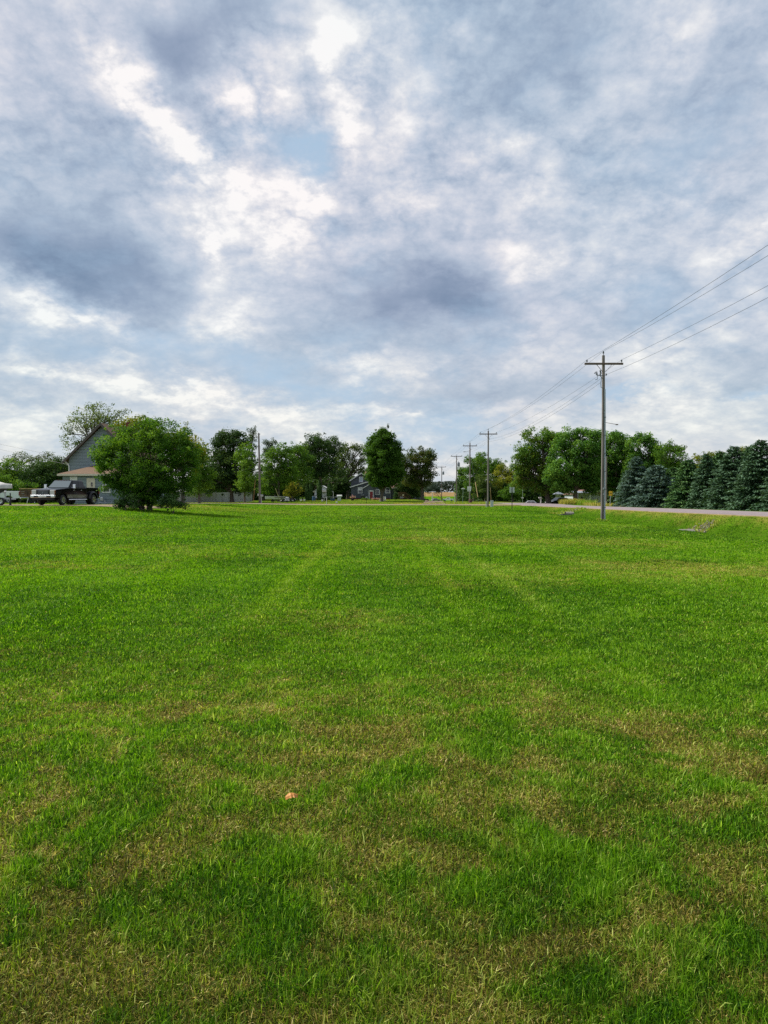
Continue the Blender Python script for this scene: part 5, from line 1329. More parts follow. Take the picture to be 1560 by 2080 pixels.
def coverf(b):
    secs = []
    for i in range(11):
        u = i / 10; x = -2.7 + 5.75 * u; w = 1.08 * (1 - max(0, u - .45) ** 2 * 3.0); w = max(w, .06); rail = 1.24 + .18 * u
        pk = 2.45 - .72 * max(0, u - .35) ** 1.15 * 2.1 - .04 * math.sin(i * 2.2)
        secs.append([(x, -w * 1.02, rail - .10), (x, -w * .96, rail + .12), (x, -w * .42, (rail + pk) / 2 + .18), (x, 0, pk), (x, w * .42, (rail + pk) / 2 + .18), (x, w * .96, rail + .12), (x, w * 1.02, rail - .10)])
    loft(b, secs)
part('cover', M_cover, t, coverf, smooth=True)
M_trail = mat('white trailer paint', (0.62, 0.63, 0.64), (0.45, 0.46, 0.47), 0.45, 6)
t2 = thing('boat_trailer', 'white boat trailer with a tongue jack carrying the covered boat', 'trailer', (xb, yb, zb), R(-3))
part('frame', M_trail, t2, lambda b: ([b.bar((-2.4, s * .8, .52), (1.2, s * .75, .52), .09, .12) for s in (-1, 1)], [b.bar((1.2, s * .75, .52), (2.6, 0, .52), .09, .12) for s in (-1, 1)], b.bar((2.5, 0, .52), (3.35, 0, .50), .10, .14), [b.bar((xx, -.8, .55), (xx, .8, .55), .08) for xx in (-2, -.6, .8)]))
part('winch_post', M_trail, t2, lambda b: (b.bar((2.55, 0, .5), (2.50, 0, .98), .08), b.box((2.45, 0, 1.0), (.2, .14, .12))))
part('tongue_jack', M_black, t2, lambda b: (b.bar((3.0, -.12, .10), (3.0, -.12, .95), .06), b.tube([(3.0, -.16, .09), (3.0, -.08, .09)], .09, 10)))
part('fender', M_trail, t2, lambda b: [b.add([(-.2 + .48 * math.cos(a), s * yy, .32 + .48 * math.sin(a)) for yy in (1.0, 1.26) for a in [R(10 + 20 * k) for k in range(9)]], [(k, k + 1, 10 + k, 9 + k) for k in range(8)]) for s in (1, -1)])
for s in (1, -1):
    wheel(t2, -.2, s * 1.13, .33, .2, M_chrome, s)
wheel(t2, 2.45, -.45, .30, .18, M_chrome, -1)

# ---- brown side-board trailer behind
M_rust = mat('rusty brown boards', (0.15, 0.085, 0.05), (0.06, 0.045, 0.03), 0.85, 5, bump=.6)
xw, yw = WX(69, 74), 74.0; zb = z0(xw, yw)
t = thing('stake_trailer', 'brown high-sided trailer with white leg stands between the two pickups', 'trailer', (xw, yw, zb), R(4))
part('bed', M_rust, t, lambda b: (b.box((0, 0, .72), (2.1, 1.7, .14)),), bevel=.01)
part('side_board', M_rust, t, lambda b: ([b.box((0, -.86, .90 + .21 * k), (2.1, .04, .19)) for k in range(3)], [b.box((xx, -.90, 1.1), (.07, .05, .85)) for xx in (-.95, -.3, .35, .95)]))
part('side_board', M_rust, t, lambda b: [b.box((0, .86, .90 + .21 * k), (2.1, .04, .19)) for k in range(3)])
part('headboard', M_rust, t, lambda b: b.box((1.04, 0, 1.12), (.05, 1.7, .7)))
part('top_rail', M_tan, t, lambda b: b.box((0, -.87, 1.52), (2.2, .08, .07)))
part('load', M_dark, t, lambda b: [b.box((-.6 + .5 * k, .1, 1.02 + .08 * (k % 2)), (.42, .9, .5), Matrix.Rotation(.2 * k, 3, 'Z')) for k in range(3)], bevel=.05)
for s in (-1, 1):
    part('leg_stand', M_white, t, lambda b: b.bar((s * .22, -.7, .68), (s * .40, -.75, 0), .07))
wheel(t, .1, -.72, .33, .2, M_dark, -1); wheel(t, .1, .72, .33, .2, M_dark, 1)

# ================================================================== houses
M_sid1 = siding('slate blue lap siding', (0.22, 0.275, 0.31), .30)
M_sid2 = siding('charcoal lap siding', (0.085, 0.10, 0.12), .14)
M_roofb = mat('brown shingles', (0.145, 0.08, 0.038), (0.085, 0.046, 0.024), 0.9, 9, bump=.6)
M_roofr = mat('rusty brown shingles', (0.24, 0.13, 0.10), (0.15, 0.085, 0.07), 0.9, 9, bump=.6)
M_fascia = mat('dark fascia', (0.10, 0.08, 0.07), (0.07, 0.06, 0.05), 0.6, 5)
M_cream = mat('cream trim', (0.66, 0.60, 0.48), (0.56, 0.50, 0.40), 0.6, 5)
M_doorr = mat('red door paint', (0.30, 0.02, 0.03), (0.24, 0.015, 0.025), 0.4, 4)
M_found = mat('brick red foundation', (0.20, 0.045, 0.035), (0.13, 0.03, 0.025), 0.9, 8, bump=.4)
def window(parent, x0, x1, za, zb_, y, frame=M_white, fw=.09, mullion=True, glass=M_glass, name='window', blind=None):
    """window in a wall facing -Y; the frame is a ring of four bars, the pane behind it"""
    f = part(name, frame, parent, lambda b: (b.box(((x0 + x1) / 2, y - .03, zb_ - fw / 2), (x1 - x0, .07, fw)), b.box(((x0 + x1) / 2, y - .035, za + fw / 2), (x1 - x0 + .06, .09, fw)),
        b.box((x0 + fw / 2, y - .03, (za + zb_) / 2), (fw, .07, zb_ - za - 2 * fw)), b.box((x1 - fw / 2, y - .03, (za + zb_) / 2), (fw, .07, zb_ - za - 2 * fw)),
        b.box(((x0 + x1) / 2, y - .025, (za + zb_) / 2), (x1 - x0 - 2 * fw, .05, .05)) if mullion else None))
    part('pane', glass, f, lambda b: b.box(((x0 + x1) / 2, y - .005, (za + zb_) / 2), (x1 - x0 - 2 * fw, .02, zb_ - za - 2 * fw)))
    if blind: part('blind', blind, f, lambda b: b.box(((x0 + x1) / 2, y - .018, zb_ - fw - (zb_ - za) * .2), (x1 - x0 - 2 * fw, .006, (zb_ - za) * .36)))
    return f
def slab(b, p, th=.14):
    """roof plane: four corners, given thickness downwards"""
    p = [Vector(q) for q in p]
    b.hexa([q - Vector((0, 0, th)) for q in p] + p)
# --- blue-grey house on the left
d = 69.0
hx0, hx1 = WX(141, d), WX(278, d); hz = .78
h = thing('blue_grey_house', 'slate-blue sided two-storey gable house with brown roofs on the left', 'house', ((hx0 + hx1) / 2, d, hz))
w2 = (hx1 - hx0) / 2; eave = W(140, 931, d).z - hz; peak = W(205, 862, d).z - hz
part('wall', M_sid1, h, lambda b: b.prism([(-w2, -.3), (w2, -.3), (w2, eave), (0, peak - .15), (-w2, eave)], 0, 9.5, 'y'))
def roofg(b):
    o = .42; sl = (peak - eave) / w2
    for s in (-1, 1):
        slab(b, [(s * (w2 + o), -.45, eave - o * sl + .12), (0, -.45, peak + .12), (0, 9.9, peak + .12), (s * (w2 + o), 9.9, eave - o * sl + .12)], .12)
rf = part('roof', M_roofb, h, roofg)
def rake(b):
    o = .42; sl = (peak - eave) / w2
    for s in (-1, 1):
        b.hexa([(s * (w2 + o), -.50, eave - o * sl - .16), (0, -.50, peak - .16), (0, -.455, peak - .16), (s * (w2 + o), -.455, eave - o * sl - .16),
                (s * (w2 + o), -.50, eave - o * sl + .13), (0, -.50, peak + .13), (0, -.455, peak + .13), (s * (w2 + o), -.455, eave - o * sl + .13)])
part('rake_board', M_fascia, rf, rake)
part('chimney', M_found, rf, lambda b: b.box((.9, 5, peak + .2), (.6, .6, 1.0)))
part('downpipe', M_white, h, lambda b: b.tube([(-w2 - .34, -.12, eave - .3), (-w2 - .05, -.1, eave - .55), (-w2 + .05, -.1, eave - .8), (-w2 + .05, -.1, 2.6)], .055, 8))
part('gable_band', M_white, h, lambda b: b.box((w2 * .35, -.02, eave + .75), (2.6, .05, .16)))
window(h, .5, 1.5, 3.6, 4.9, 0)
# front lean-to wing
wx0, wx1 = WX(128, 65.5) - h.location.x, WX(272, 65.5) - h.location.x; yf = -3.5
we = W(128, 963, 65.3).z - hz; wt = W(180, 946, d).z - hz
part('front_wing', M_sid1, h, lambda b: b.prism([(wx0, -.3), (wx1, -.3), (wx1, we), (wx0, we)], yf, -.003, 'y'))
def wroof(b):
    o = .35; z_e = we + .02
    A, B = (wx0 - o, yf - o, z_e), (wx1 + o, yf - o, z_e)
    C_, D_ = (wx1 - .6, -.01, wt + .1), (wx0 + 1.9, -.01, wt + .1)
    E = (wx0 - o, -.01, z_e)
    vs = [A, B, C_, D_, E]
    b.add([(p[0], p[1], p[2]) for p in vs] + [(p[0], p[1], z_e - .03) for p in vs], [(0, 1, 2, 3), (0, 3, 4), (5, 6, 7, 8), (5, 8, 9)])
part('front_roof', M_roofb, h, wroof)
part('fascia', M_cream, h, lambda b: (b.box(((wx0 + wx1) / 2, yf - .36, we - .07), (wx1 - wx0 + .72, .03, .17)), b.box((wx0 - .365, yf / 2 - .2, we - .07), (.03, -yf - .3, .17))))
lx_ = lambda px: WX(px, 65.5) - h.location.x
lz_ = lambda py: W(100, py, 65.5).z - hz
window(h, lx_(143.5), lx_(158), lz_(986), lz_(968), yf, mullion=True, blind=M_white)
f = part('door', M_cream, h, lambda b: b.box(((lx_(177) + lx_(194)) / 2, yf - .03, (lz_(996) + lz_(969)) / 2 - .5), (lx_(194) - lx_(177), .06, lz_(969) - lz_(1014))), bevel=.01)
part('door_window', M_glass, f, lambda b: b.box((lx_(187.5), yf - .065, lz_(984)), (.14, .02, .36)))
window(h, lx_(209), lx_(225), lz_(1001), lz_(984), yf, mullion=False)
part('corner_board', M_white, h, lambda b: b.box((lx_(255), yf - .02, (we) / 2), (.13, .05, we - .1)))
part('corner_board', M_white, h, lambda b: b.box((wx1 - .05, yf - .02, we / 2), (.11, .05, we - .1)))
# things along the wall
t = thing('gas_meter', 'small grey gas meter and pipes against the blue-grey wall behind the black pickup', 'gas meter', (WX(207, 65.1), 65.1, z0(WX(207, 65.1), 65.1) + .03))
part('meter', M_galv, t, lambda b: b.box((0, .05, .45), (.28, .18, .34)), bevel=.04)
part('pipe', M_galv, t, lambda b: (b.tube([(-.25, 0, 0), (-.25, 0, .5), (-.1, 0, .62), (.1, 0, .6)], .025, 6), b.tube([(.22, .05, .35), (.3, .05, .1)], .03, 6)))
t = thing('drain_hose', 'pale drain pipe lying along the foot of the blue-grey house', 'drain pipe', (WX(222, 64.8), 64.8, z0(WX(222, 64.8), 64.8) + .08))
part('pipe', M_cond, t, lambda b: b.tube([(-1.1, 0, .12), (-.6, -.05, .02), (1.2, -.1, .02)], .045, 8))
part('elbow', M_dark, t, lambda b: b.tube([(-1.1, 0, .12), (-1.15, .02, .3)], .05, 8))

# --- dark grey house in the middle
d = 160.0; hz = z0(WX(740, d), d)
h = thing('dark_grey_house', 'charcoal-sided house with a red door and white trim behind the column-shaped tree', 'house', (WX(750, d), d, hz - .1))
X2 = lambda px, dd=160.0: WX(px, dd) - WX(750, 160.0)
Z2 = lambda py, dd=160.0: W(750, py, dd).z - (hz - .1)
gx0, gx1, gp = X2(713), X2(756), X2(734)
ge, gk = Z2(972), Z2(961)
part('wall', M_sid2, h, lambda b: b.prism([(gx0, -.2), (gx1, -.2), (gx1, Z2(973)), (gp, gk - .1), (gx0, Z2(974))], 0, 5, 'y'))
def r2(b):
    for s, xe, ze in ((-1, gx0 - .35, Z2(976)), (1, gx1 + .35, Z2(974.5))):
        slab(b, [(xe, -.35, ze), (gp, -.35, gk + .1), (gp, 6, gk + .1), (xe, 6, ze)], .12)
rf = part('roof', M_roofr, h, r2)
def rk(b):
    for xe, ze in ((gx0 - .35, Z2(976)), (gx1 + .35, Z2(974.5))):
        b.hexa([(xe, -.40, ze - .25), (gp, -.40, gk - .15), (gp, -.355, gk - .15), (xe, -.355, ze - .25), (xe, -.40, ze + .01), (gp, -.40, gk + .11), (gp, -.355, gk + .11), (xe, -.355, ze + .01)])
part('rake_board', M_white, rf, rk)
# rear main block with ridge along X
part('main_block', M_sid2, h, lambda b: b.box(((X2(738) + X2(800)) / 2, 7.5, Z2(972) / 2), (X2(800) - X2(738), 5, Z2(972))))
part('main_roof', M_roofr, h, lambda b: (slab(b, [(X2(736), 4.6, Z2(972)), (X2(802), 4.6, Z2(972)), (X2(802), 7.5, Z2(953)), (X2(741), 7.5, Z2(953))]), slab(b, [(X2(741), 7.5, Z2(953)), (X2(802), 7.5, Z2(953)), (X2(802), 10.4, Z2(972)), (X2(736), 10.4, Z2(972))])))
# lower front addition with an asymmetric gable
yl = -2.2; dl = 158.0
X3 = lambda px: X2(px, dl); Z3 = lambda py: Z2(py, dl)
part('front_addition', M_sid2, h, lambda b: b.prism([(X3(713), .35), (X3(793), .35), (X3(793), Z3(990)), (X3(765), Z3(974)), (X3(713), Z3(989.5))], yl, -.003, 'y'))
def r3(b):
    slab(b, [(X3(711), yl - .3, Z3(989)), (X3(765), yl - .3, Z3(972.5)), (X3(765), -.01, Z3(972.5)), (X3(711), -.01, Z3(989))], .08)
    slab(b, [(X3(795), yl - .3, Z3(990.5)), (X3(765), yl - .3, Z3(972.5)), (X3(765), -.01, Z3(972.5)), (X3(795), -.01, Z3(990.5))], .08)
part('lower_roof', M_roofr, h, r3)
part('lower_rake_board', M_white, h, lambda b: (b.hexa([(X3(711), yl - .35, Z3(989) - .2), (X3(765), yl - .35, Z3(972.5) - .2), (X3(765), yl - .305, Z3(972.5) - .2), (X3(711), yl - .305, Z3(989) - .2), (X3(711), yl - .35, Z3(989) + .02), (X3(765), yl - .35, Z3(972.5) + .02), (X3(765), yl - .305, Z3(972.5) + .02), (X3(711), yl - .305, Z3(989) + .02)]),))
part('foundation', M_found, h, lambda b: b.box(((X3(713) + X3(793)) / 2, yl + .95, .12), (X3(793) - X3(713) - .06, 1.9, .45)))
# porch projection round the red door
yp = yl - .9
part('porch', M_sid2, h, lambda b: b.prism([(X3(738.5), 0.0), (X3(762), 0.0), (X3(762), Z3(992)), (X3(750), Z3(984.5)), (X3(738.5), Z3(991.5))], yp, yl - .003, 'y'))
part('porch_roof', M_roofr, h, lambda b: (slab(b, [(X3(737), yp - .2, Z3(991.5)), (X3(750), yp - .2, Z3(983.6)), (X3(750), yl - .01, Z3(983.6)), (X3(737), yl - .01, Z3(991.5))], .06), slab(b, [(X3(763), yp - .2, Z3(992)), (X3(750), yp - .2, Z3(983.6)), (X3(750), yl - .01, Z3(983.6)), (X3(763), yl - .01, Z3(992))], .06)))
part('porch_rake_board', M_white, h, lambda b: b.hexa([(X3(737), yp - .25, Z3(991.5) - .16), (X3(750), yp - .25, Z3(983.6) - .16), (X3(750), yp - .205, Z3(983.6) - .16), (X3(737), yp - .205, Z3(991.5) - .16), (X3(737), yp - .25, Z3(991.5) + .03), (X3(750), yp - .25, Z3(983.6) + .03), (X3(750), yp - .205, Z3(983.6) + .03), (X3(737), yp - .205, Z3(991.5) + .03)]))
dm = 157.0; XD = lambda px: X2(px, dm); ZD = lambda py: Z2(py, dm)
dr = part('door', M_doorr, h, lambda b: b.box(((XD(751.5) + XD(757.5)) / 2, yp - .03, (ZD(1013) + ZD(998.5)) / 2), (XD(757.5) - XD(751.5), .05, ZD(998.5) - ZD(1013))))
part('door_frame', M_white, dr, lambda b: ([b.box((XD(xx), yp - .035, (ZD(1013.5) + ZD(996)) / 2), (.12, .08, ZD(996) - ZD(1013.5))) for xx in (750.8, 758.2)], b.box((XD(754.5), yp - .034, ZD(997.3)), (XD(758.2) - XD(750.8) - .13, .08, .24))))
part('handle', M_chrome, dr, lambda b: b.box((XD(757), yp - .08, ZD(1006)), (.05, .05, .12)))
M_pane = glass_mat('pale blind behind glass', (0.32, 0.42, 0.52), .15)
window(h, X2(729.5), X2(737.5), Z2(979.5), Z2(968.5), 0, glass=M_pane, fw=.12)
window(h, X3(727), X3(736.5), Z3(1002), Z3(989.8), yl, fw=.13, blind=M_white)
window(h, X3(762.5), X3(771.5), Z3(1005), Z3(994), yl, fw=.13)
window(h, X3(783), X3(792), Z3(1002), Z3(990), yl, fw=.13)
part('downpipe', M_white, h, lambda b: b.tube([(X3(748.5), yp - .06, ZD(995)), (X3(748.5), yp - .06, ZD(1013))], .04, 6))
# right wing
part('right_wing', M_sid2, h, lambda b: b.prism([(X2(793.5), -.1), (X2(807.5), -.1), (X2(807.5), Z2(991.5)), (X2(793.5), Z2(991.5))], -1.2, 3.5, 'y'))
part('right_roof', M_roofr, h, lambda b: slab(b, [(X2(793), -1.5, Z2(991)), (X2(808.2), -1.5, Z2(991)), (X2(808.2), 3.7, Z2(982)), (X2(793), 3.7, Z2(982))], .10))
part('fascia', M_white, h, lambda b: (b.box(((X2(793) + X2(808)) / 2, -1.53, Z2(991.6)), (X2(808) - X2(793), .05, .16)), b.box((X2(807.6), -1.22, Z2(1001)), (.10, .05, 2.0))))
# wooden deck with stair
M_deck = mat('brown stained deck', (0.20, 0.11, 0.065), (0.13, 0.07, 0.045), 0.8, 7, bump=.3)
dk = thing('wooden_deck', 'brown wooden deck with railing and a stair going down right of the dark grey house', 'deck', (WX(808.5, 156), 156, hz - .1))
w_ = WX(822, 156) - WX(808.5, 156)
part('platform', M_deck, dk, lambda b: b.box((w_ / 2, .5, .72), (w_, 1.8, .12)))
part('railing', M_deck, dk, lambda b: (b.box((w_ / 2, -.4, 1.66), (w_, .12, .09)), [b.box((.1 + (w_ - .2) * k / 9, -.4, 1.2), (.07, .05, .84)) for k in range(10)]))
part('skirt', M_deck, dk, lambda b: [b.box((.09 + k * .17, -.42, .33), (.13, .03, .64)) for k in range(int(w_ / .17))])
part('stair', M_deck, dk, lambda b: [b.box((w_ + .12 + .24 * k, .3, .60 - .16 * k), (.26, 1.0, .06)) for k in range(5)])
part('stair_railing', M_deck, dk, lambda b: (b.bar((w_, -.3, 1.66), (w_ + 1.35, -.3, .70), .09), b.bar((w_, -.3, .72), (w_ + 1.35, -.3, -.1), .16), [b.bar((w_ + .2 + .25 * k, -.3, .6 - .17 * k), (w_ + .2 + .25 * k, -.3, 1.5 - .17 * k), .05) for k in range(5)]))
for xx in (.05, w_ - .05): part('deck_post', M_deck, dk, lambda b: b.box((xx, -.38, .85), (.12, .12, 1.7)))
part('house_light', M_cream, dk, lambda b: b.box((w_ - .35, -.46, 1.05), (.34, .04, .34)))

# --- white shed behind the arborvitae
M_vinyl = siding('white vinyl siding', (0.86, 0.86, 0.90), .5, .97)
d = 150.0; hz = z0(WX(654, d), d)
h = thing('white_shed', 'small white gabled shed with a tan awning strip behind the arborvitae row', 'shed', (WX(654.5, d), d, hz))
XS = lambda px: WX(px, d) - WX(654.5, d); ZS = lambda py: W(654, py, d).z - hz
part('wall', M_vinyl, h, lambda b: b.prism([(XS(639), .4), (XS(644.5), ZS(1014)), (XS(666.3), ZS(1014)), (XS(666.3), ZS(993)), (XS(655), ZS(987)), (XS(639), ZS(996.3))][0:1] + [(XS(666.3), .4), (XS(666.3), ZS(993)), (XS(655), ZS(986.8)), (XS(639), ZS(996.5))], 0, 5, 'y'))
part('roof', M_white, h, lambda b: (slab(b, [(XS(634.5), -.25, ZS(999)), (XS(655), -.25, ZS(986.2)), (XS(655), 5.3, ZS(986.2)), (XS(634.5), 5.3, ZS(999))], .07), slab(b, [(XS(667.5), -.25, ZS(993.2)), (XS(655), -.25, ZS(986.2)), (XS(655), 5.3, ZS(986.2)), (XS(667.5), 5.3, ZS(993.2))], .07)))
part('awning', M_cream, h, lambda b: (b.hexa([(XS(654), -.5, ZS(999.4)), (XS(663), -.5, ZS(999.4)), (XS(665), -.02, ZS(997)), (XS(652), -.02, ZS(997)), (XS(654), -.5, ZS(998.8)), (XS(663), -.5, ZS(998.8)), (XS(665), -.02, ZS(996)), (XS(652), -.02, ZS(996))]),))
part('opening', M_ink, h, lambda b: b.box((XS(661), -.015, ZS(1008.8)), (XS(665) - XS(657.3), .03, .18)))
part('roll_door', M_white, h, lambda b: (b.box((XS(661), -.02, ZS(1003)), (XS(664.6) - XS(657), .04, ZS(1000) - ZS(1007)))), bevel=.01)
part('wall_vent', M_dark, h, lambda b: b.box((XS(642), -.02, ZS(1006)), (.22, .04, .14)))

# --- white house glimpsed behind the maples on the right
d = 133.0; hz = z0(WX(1200, d), d)
h = thing('white_house', 'white house half hidden behind the big maples across the road', 'house', (WX(1200, d), d, hz))
XR = lambda px: WX(px, d) - WX(1200, d); ZR = lambda py: W(1200, py, d).z - hz
M_vin2 = siding('pale blue white siding', (0.52, 0.56, 0.62), .22, .95)
part('wall', M_vin2, h, lambda b: b.prism([(XR(1166), -.4), (XR(1221), -.4), (XR(1221), ZR(1003)), (XR(1193), ZR(995.5)), (XR(1166), ZR(1003))], 0, 7, 'y'))
part('roof', M_roofr, h, lambda b: (slab(b, [(XR(1163), -.4, ZR(1003.5)), (XR(1193), -.4, ZR(994.5)), (XR(1193), 7.4, ZR(994.5)), (XR(1163), 7.4, ZR(1003.5))]), slab(b, [(XR(1224), -.4, ZR(1003.5)), (XR(1193), -.4, ZR(994.5)), (XR(1193), 7.4, ZR(994.5)), (XR(1224), 7.4, ZR(1003.5))])))
window(h, XR(1210.5), XR(1217), ZR(1016), ZR(1009.5), 0, fw=.08)
window(h, XR(1178), XR(1185), ZR(1016), ZR(1008), 0, fw=.08)
part('porch_post', M_white, h, lambda b: [b.box((XR(px), -1.4, ZR(1000) / 2), (.22, .22, ZR(1000))) for px in (1168, 1194)])
part('porch_roof', M_trfm, h, lambda b: slab(b, [(XR(1160), -1.7, ZR(1001)), (XR(1200), -1.7, ZR(1001)), (XR(1200), -.01, ZR(997.5)), (XR(1160), -.01, ZR(997.5))], .12))
x = WX(1171, 120)
t = thing('sign_board', 'white panelled board standing upright behind the golden grass clump', 'board', (x, 120, z0(x, 120) + .0))
part('board', M_signw, t, lambda b: b.box((0, 0, .9 + .3), (.52, .06, 1.5)), bevel=.01)
part('post', M_white, t, lambda b: [b.box((s * .29, .0, 1.0), (.06, .08, 2.0)) for s in (-1, 1)])
# yard lantern / bird table with a small roof
x = WX(1134, 133); zb = z0(x, 133)
t = thing('garden_canopy', 'small pale roofed garden canopy in the shade of the first maple', 'canopy', (x, 133, zb + .5))
part('roof', M_trfm, t, lambda b: b.add([(-.95, -.7, 1.95), (.95, -.7, 1.95), (.95, .7, 1.95), (-.95, .7, 1.95), (0, 0, 2.45)], [(0, 1, 4), (1, 2, 4), (2, 3, 4), (3, 0, 4), (0, 1, 2, 3)]))
part('post', M_signback, t, lambda b: [b.box((s * .45, 0, 1.0), (.10, .10, 1.9)) for s in (-1, 1)])
part('shelf', M_signback, t, lambda b: b.box((0, 0, 1.45), (.85, .5, .55)))
x = WX(1229.3, 104)
t = thing('bucket', 'small white bucket in the dry weeds left of the yellow sign', 'bucket', (x, 104, z0(x, 104) + .25))
part('bucket', M_white, t, lambda b: b.lathe([(.0, 0), (.17, 0), (.21, .42), (.18, .42), (.15, .04), (.0, .04)], (0, 0, 0), n=14))
part('rim', M_white, t, lambda b: b.lathe([(.205, .40), (.225, .41), (.225, .44), (.205, .44)], (0, 0, 0), n=14))

# --- fence on the left of the street
M_fence = mat('weathered grey fence boards', (0.42, 0.42, 0.43), (0.28, 0.27, 0.27), 0.9, 5, bump=.4, stretch=(3, 3, .3))
fa, fb = Vector((WX(352, 116), 116, 0)), Vector((WX(512, 138), 138, 0))
t = thing('wooden_fence', 'weathered grey wooden privacy fence behind the lawn on the left', 'fence', (fa.x, fa.y, 0))
run = (fb - fa).length; dv = (fb - fa).normalized(); nb = 100
def boards(b):
    rr_ = random.Random(2)
    for k in range(int(run / .165)):
        p = dv * (k * .165); zb_ = z0(fa.x + p.x, fa.y + p.y); hb = 1.78 + .05 * math.sin(k * .07) + rr_.uniform(-.015, .015)
        b.box((p.x, p.y, zb_ + hb / 2), (.15, .02, hb), Matrix.Rotation(math.atan2(dv.y, dv.x), 3, 'Z'))
part('boards', M_fence, t, boards)
def rails(b):
    for hz_ in (.4, 1.4):
        n_ = 12
        for k in range(n_):
            p, q2 = dv * (run * k / n_), dv * (run * (k + 1) / n_)
            nrm = Vector((-dv.y, dv.x, 0)) * .05
            b.bar(Vector((p.x, p.y, z0(fa.x + p.x, fa.y + p.y) + hz_)) + nrm, Vector((q2.x, q2.y, z0(fa.x + q2.x, fa.y + q2.y) + hz_)) + nrm, .05, .09)
part('rail', M_fence, t, rails)
for k in range(0, 13):
    p = dv * (run * k / 12); zz = z0(fa.x + p.x, fa.y + p.y)
    part('fence_post', M_fence, t, lambda b: b.box((p.x - dv.y * -.0, p.y - .05, zz + .95), (.10, .10, 1.95)))

# --- yard things between the plain pole and the dark grey house
def at(px, d): x = WX(px, d); return (x, d, z0(x, d))
M_boatw = mat('white fibreglass', (0.60, 0.62, 0.64), (0.46, 0.48, 0.50), 0.35, 3, coat=.3)
t = thing('long_boat', 'long low white boat parked under the trees right of the plain pole', 'boat', (WX(562, 134), 134, z0(WX(562, 134), 134) + .35), R(178))
def hull2(b):
    secs = []
    for i in range(9):
        u = i / 8; x = -2.1 + 4.3 * u; w = max(.05, .9 * (1 - max(0, u - .4) ** 2 * 2.6)); keel = .25 * max(0, u - .5) ** 1.3
        secs.append([(x, -w, .62 + .12 * u), (x, -w * .8, keel + .15), (x, 0, keel), (x, w * .8, keel + .15), (x, w, .62 + .12 * u)])
    loft(b, secs)
part('hull', M_boatw, t, hull2, smooth=True)
part('gunwale_stripe', M_ink, t, lambda b: [b.bar((-2.0, s * .90, .50), (.2, s * .90, .54), .02, .10) for s in (-1, 1)])
part('windscreen', M_glass, t, lambda b: b.hexa([(-.3, -.5, .66), (.0, -.5, .66), (.0, .5, .66), (-.3, .5, .66), (-.42, -.4, .95), (-.38, -.4, .95), (-.38, .4, .95), (-.42, .4, .95)]))
part('support_block', M_dark, t, lambda b: [b.box((xx, 0, -.16), (.3, 1.2, .34)) for xx in (-1.4, .8)])
M_silver = mat('silver machine paint', (0.45, 0.46, 0.5), (0.25, 0.25, 0.3), 0.4, 6)
def mower(px, d, lab, col, rot):
    t = thing('riding_mower', lab, 'mower', at(px, d), rot, 'small machines on the grass under the trees')
    part('deck', col, t, lambda b: b.box((0, 0, .28), (1.3, .9, .16)), bevel=.04)
    part('hood', col, t, lambda b: b.box((.45, 0, .62), (.62, .55, .42)), bevel=.08, seg=3)
    part('seat', M_dark, t, lambda b: (b.box((-.35, 0, .62), (.4, .45, .12)), b.box((-.55, 0, .82), (.1, .45, .38))), bevel=.03)
    part('steering_wheel', M_dark, t, lambda b: (b.bar((.15, 0, .7), (.0, 0, .98), .04), b.lathe([(.14, 0), (.17, .01), (.14, .03)], (.0, 0, .97), n=12)))
    for xx, r_ in ((-.42, .24), (.5, .18)):
        for s in (1, -1):
            part('wheel', M_dark, t, lambda b: b.lathe([(.0, -.08), (r_, -.08), (r_, .08), (.0, .08)], (xx, s * .45, r_), 'y', 14))
mower(578, 131, 'silver riding mower at the right end of the white boat', M_silver, R(20))
mower(588, 133, 'white and black riding mower left of the arborvitae row', M_white, R(165))
t = thing('small_trailer', 'low dark trailer with a white arched fender at the left end of the arborvitae row', 'trailer', at(597, 134), R(0))
part('bed', M_black, t, lambda b: b.box((0, 0, .45), (1.4, 1.0, .12)))
part('fender', M_white, t, lambda b: b.add([(.35 * math.cos(a) + .1, yy, .30 + .33 * math.sin(a)) for yy in (-.72, -.50) for a in [R(20 * k) for k in range(10)]], [(k, k + 1, 11 + k, 10 + k) for k in range(9)]))
part('wheel', M_dark, t, lambda b: b.lathe([(.0, -.08), (.26, -.08), (.26, .08), (.0, .08)], (.1, -.6, .26), 'y', 14))
for px, lab in ((611.5, 'white planter pot, left of the two between the arborvitae'), (618, 'white planter pot, right of the two between the arborvitae')):
    t = thing('planter', lab, 'planter', at(px, 142), 0, 'white planters')
    part('pot', M_white, t, lambda b: b.lathe([(.0, 0), (.18, 0), (.26, .42), (.22, .42), (.0, .38)], (0, 0, 0), n=14))
    rng = np.random.default_rng(int(px)); n_ = 90
    P_ = rng.normal(size=(n_, 3)) * .14 + np.array([0, 0, .55])
    leaf_cards(P_, rng.normal(size=(n_, 3)), rng.uniform(.1, .2, n_), rng.uniform(.06, .1, n_), rng.random(n_), 'plant', LF_mid, t, rng)
M_blue = mat('blue plastic', (0.03, 0.09, 0.20), (0.02, 0.06, 0.14), 0.5, 5)
t = thing('barrel', 'blue barrel at the left corner of the white shed', 'barrel', at(637.5, 143))
part('drum', M_blue, t, lambda b: b.lathe([(.0, 0), (.32, 0), (.34, .1), (.32, .3), (.34, .5), (.32, .75), (.30, .9), (.0, .9)], (0, 0, 0), n=16), smooth=True)
part('lid', M_cond, t, lambda b: b.lathe([(.0, .9), (.31, .9), (.31, .95), (.0, .96)], (0, 0, 0), n=16))
t = thing('cooler', 'small white cooler box on the grass before the white shed', 'cooler', at(654.6, 138))
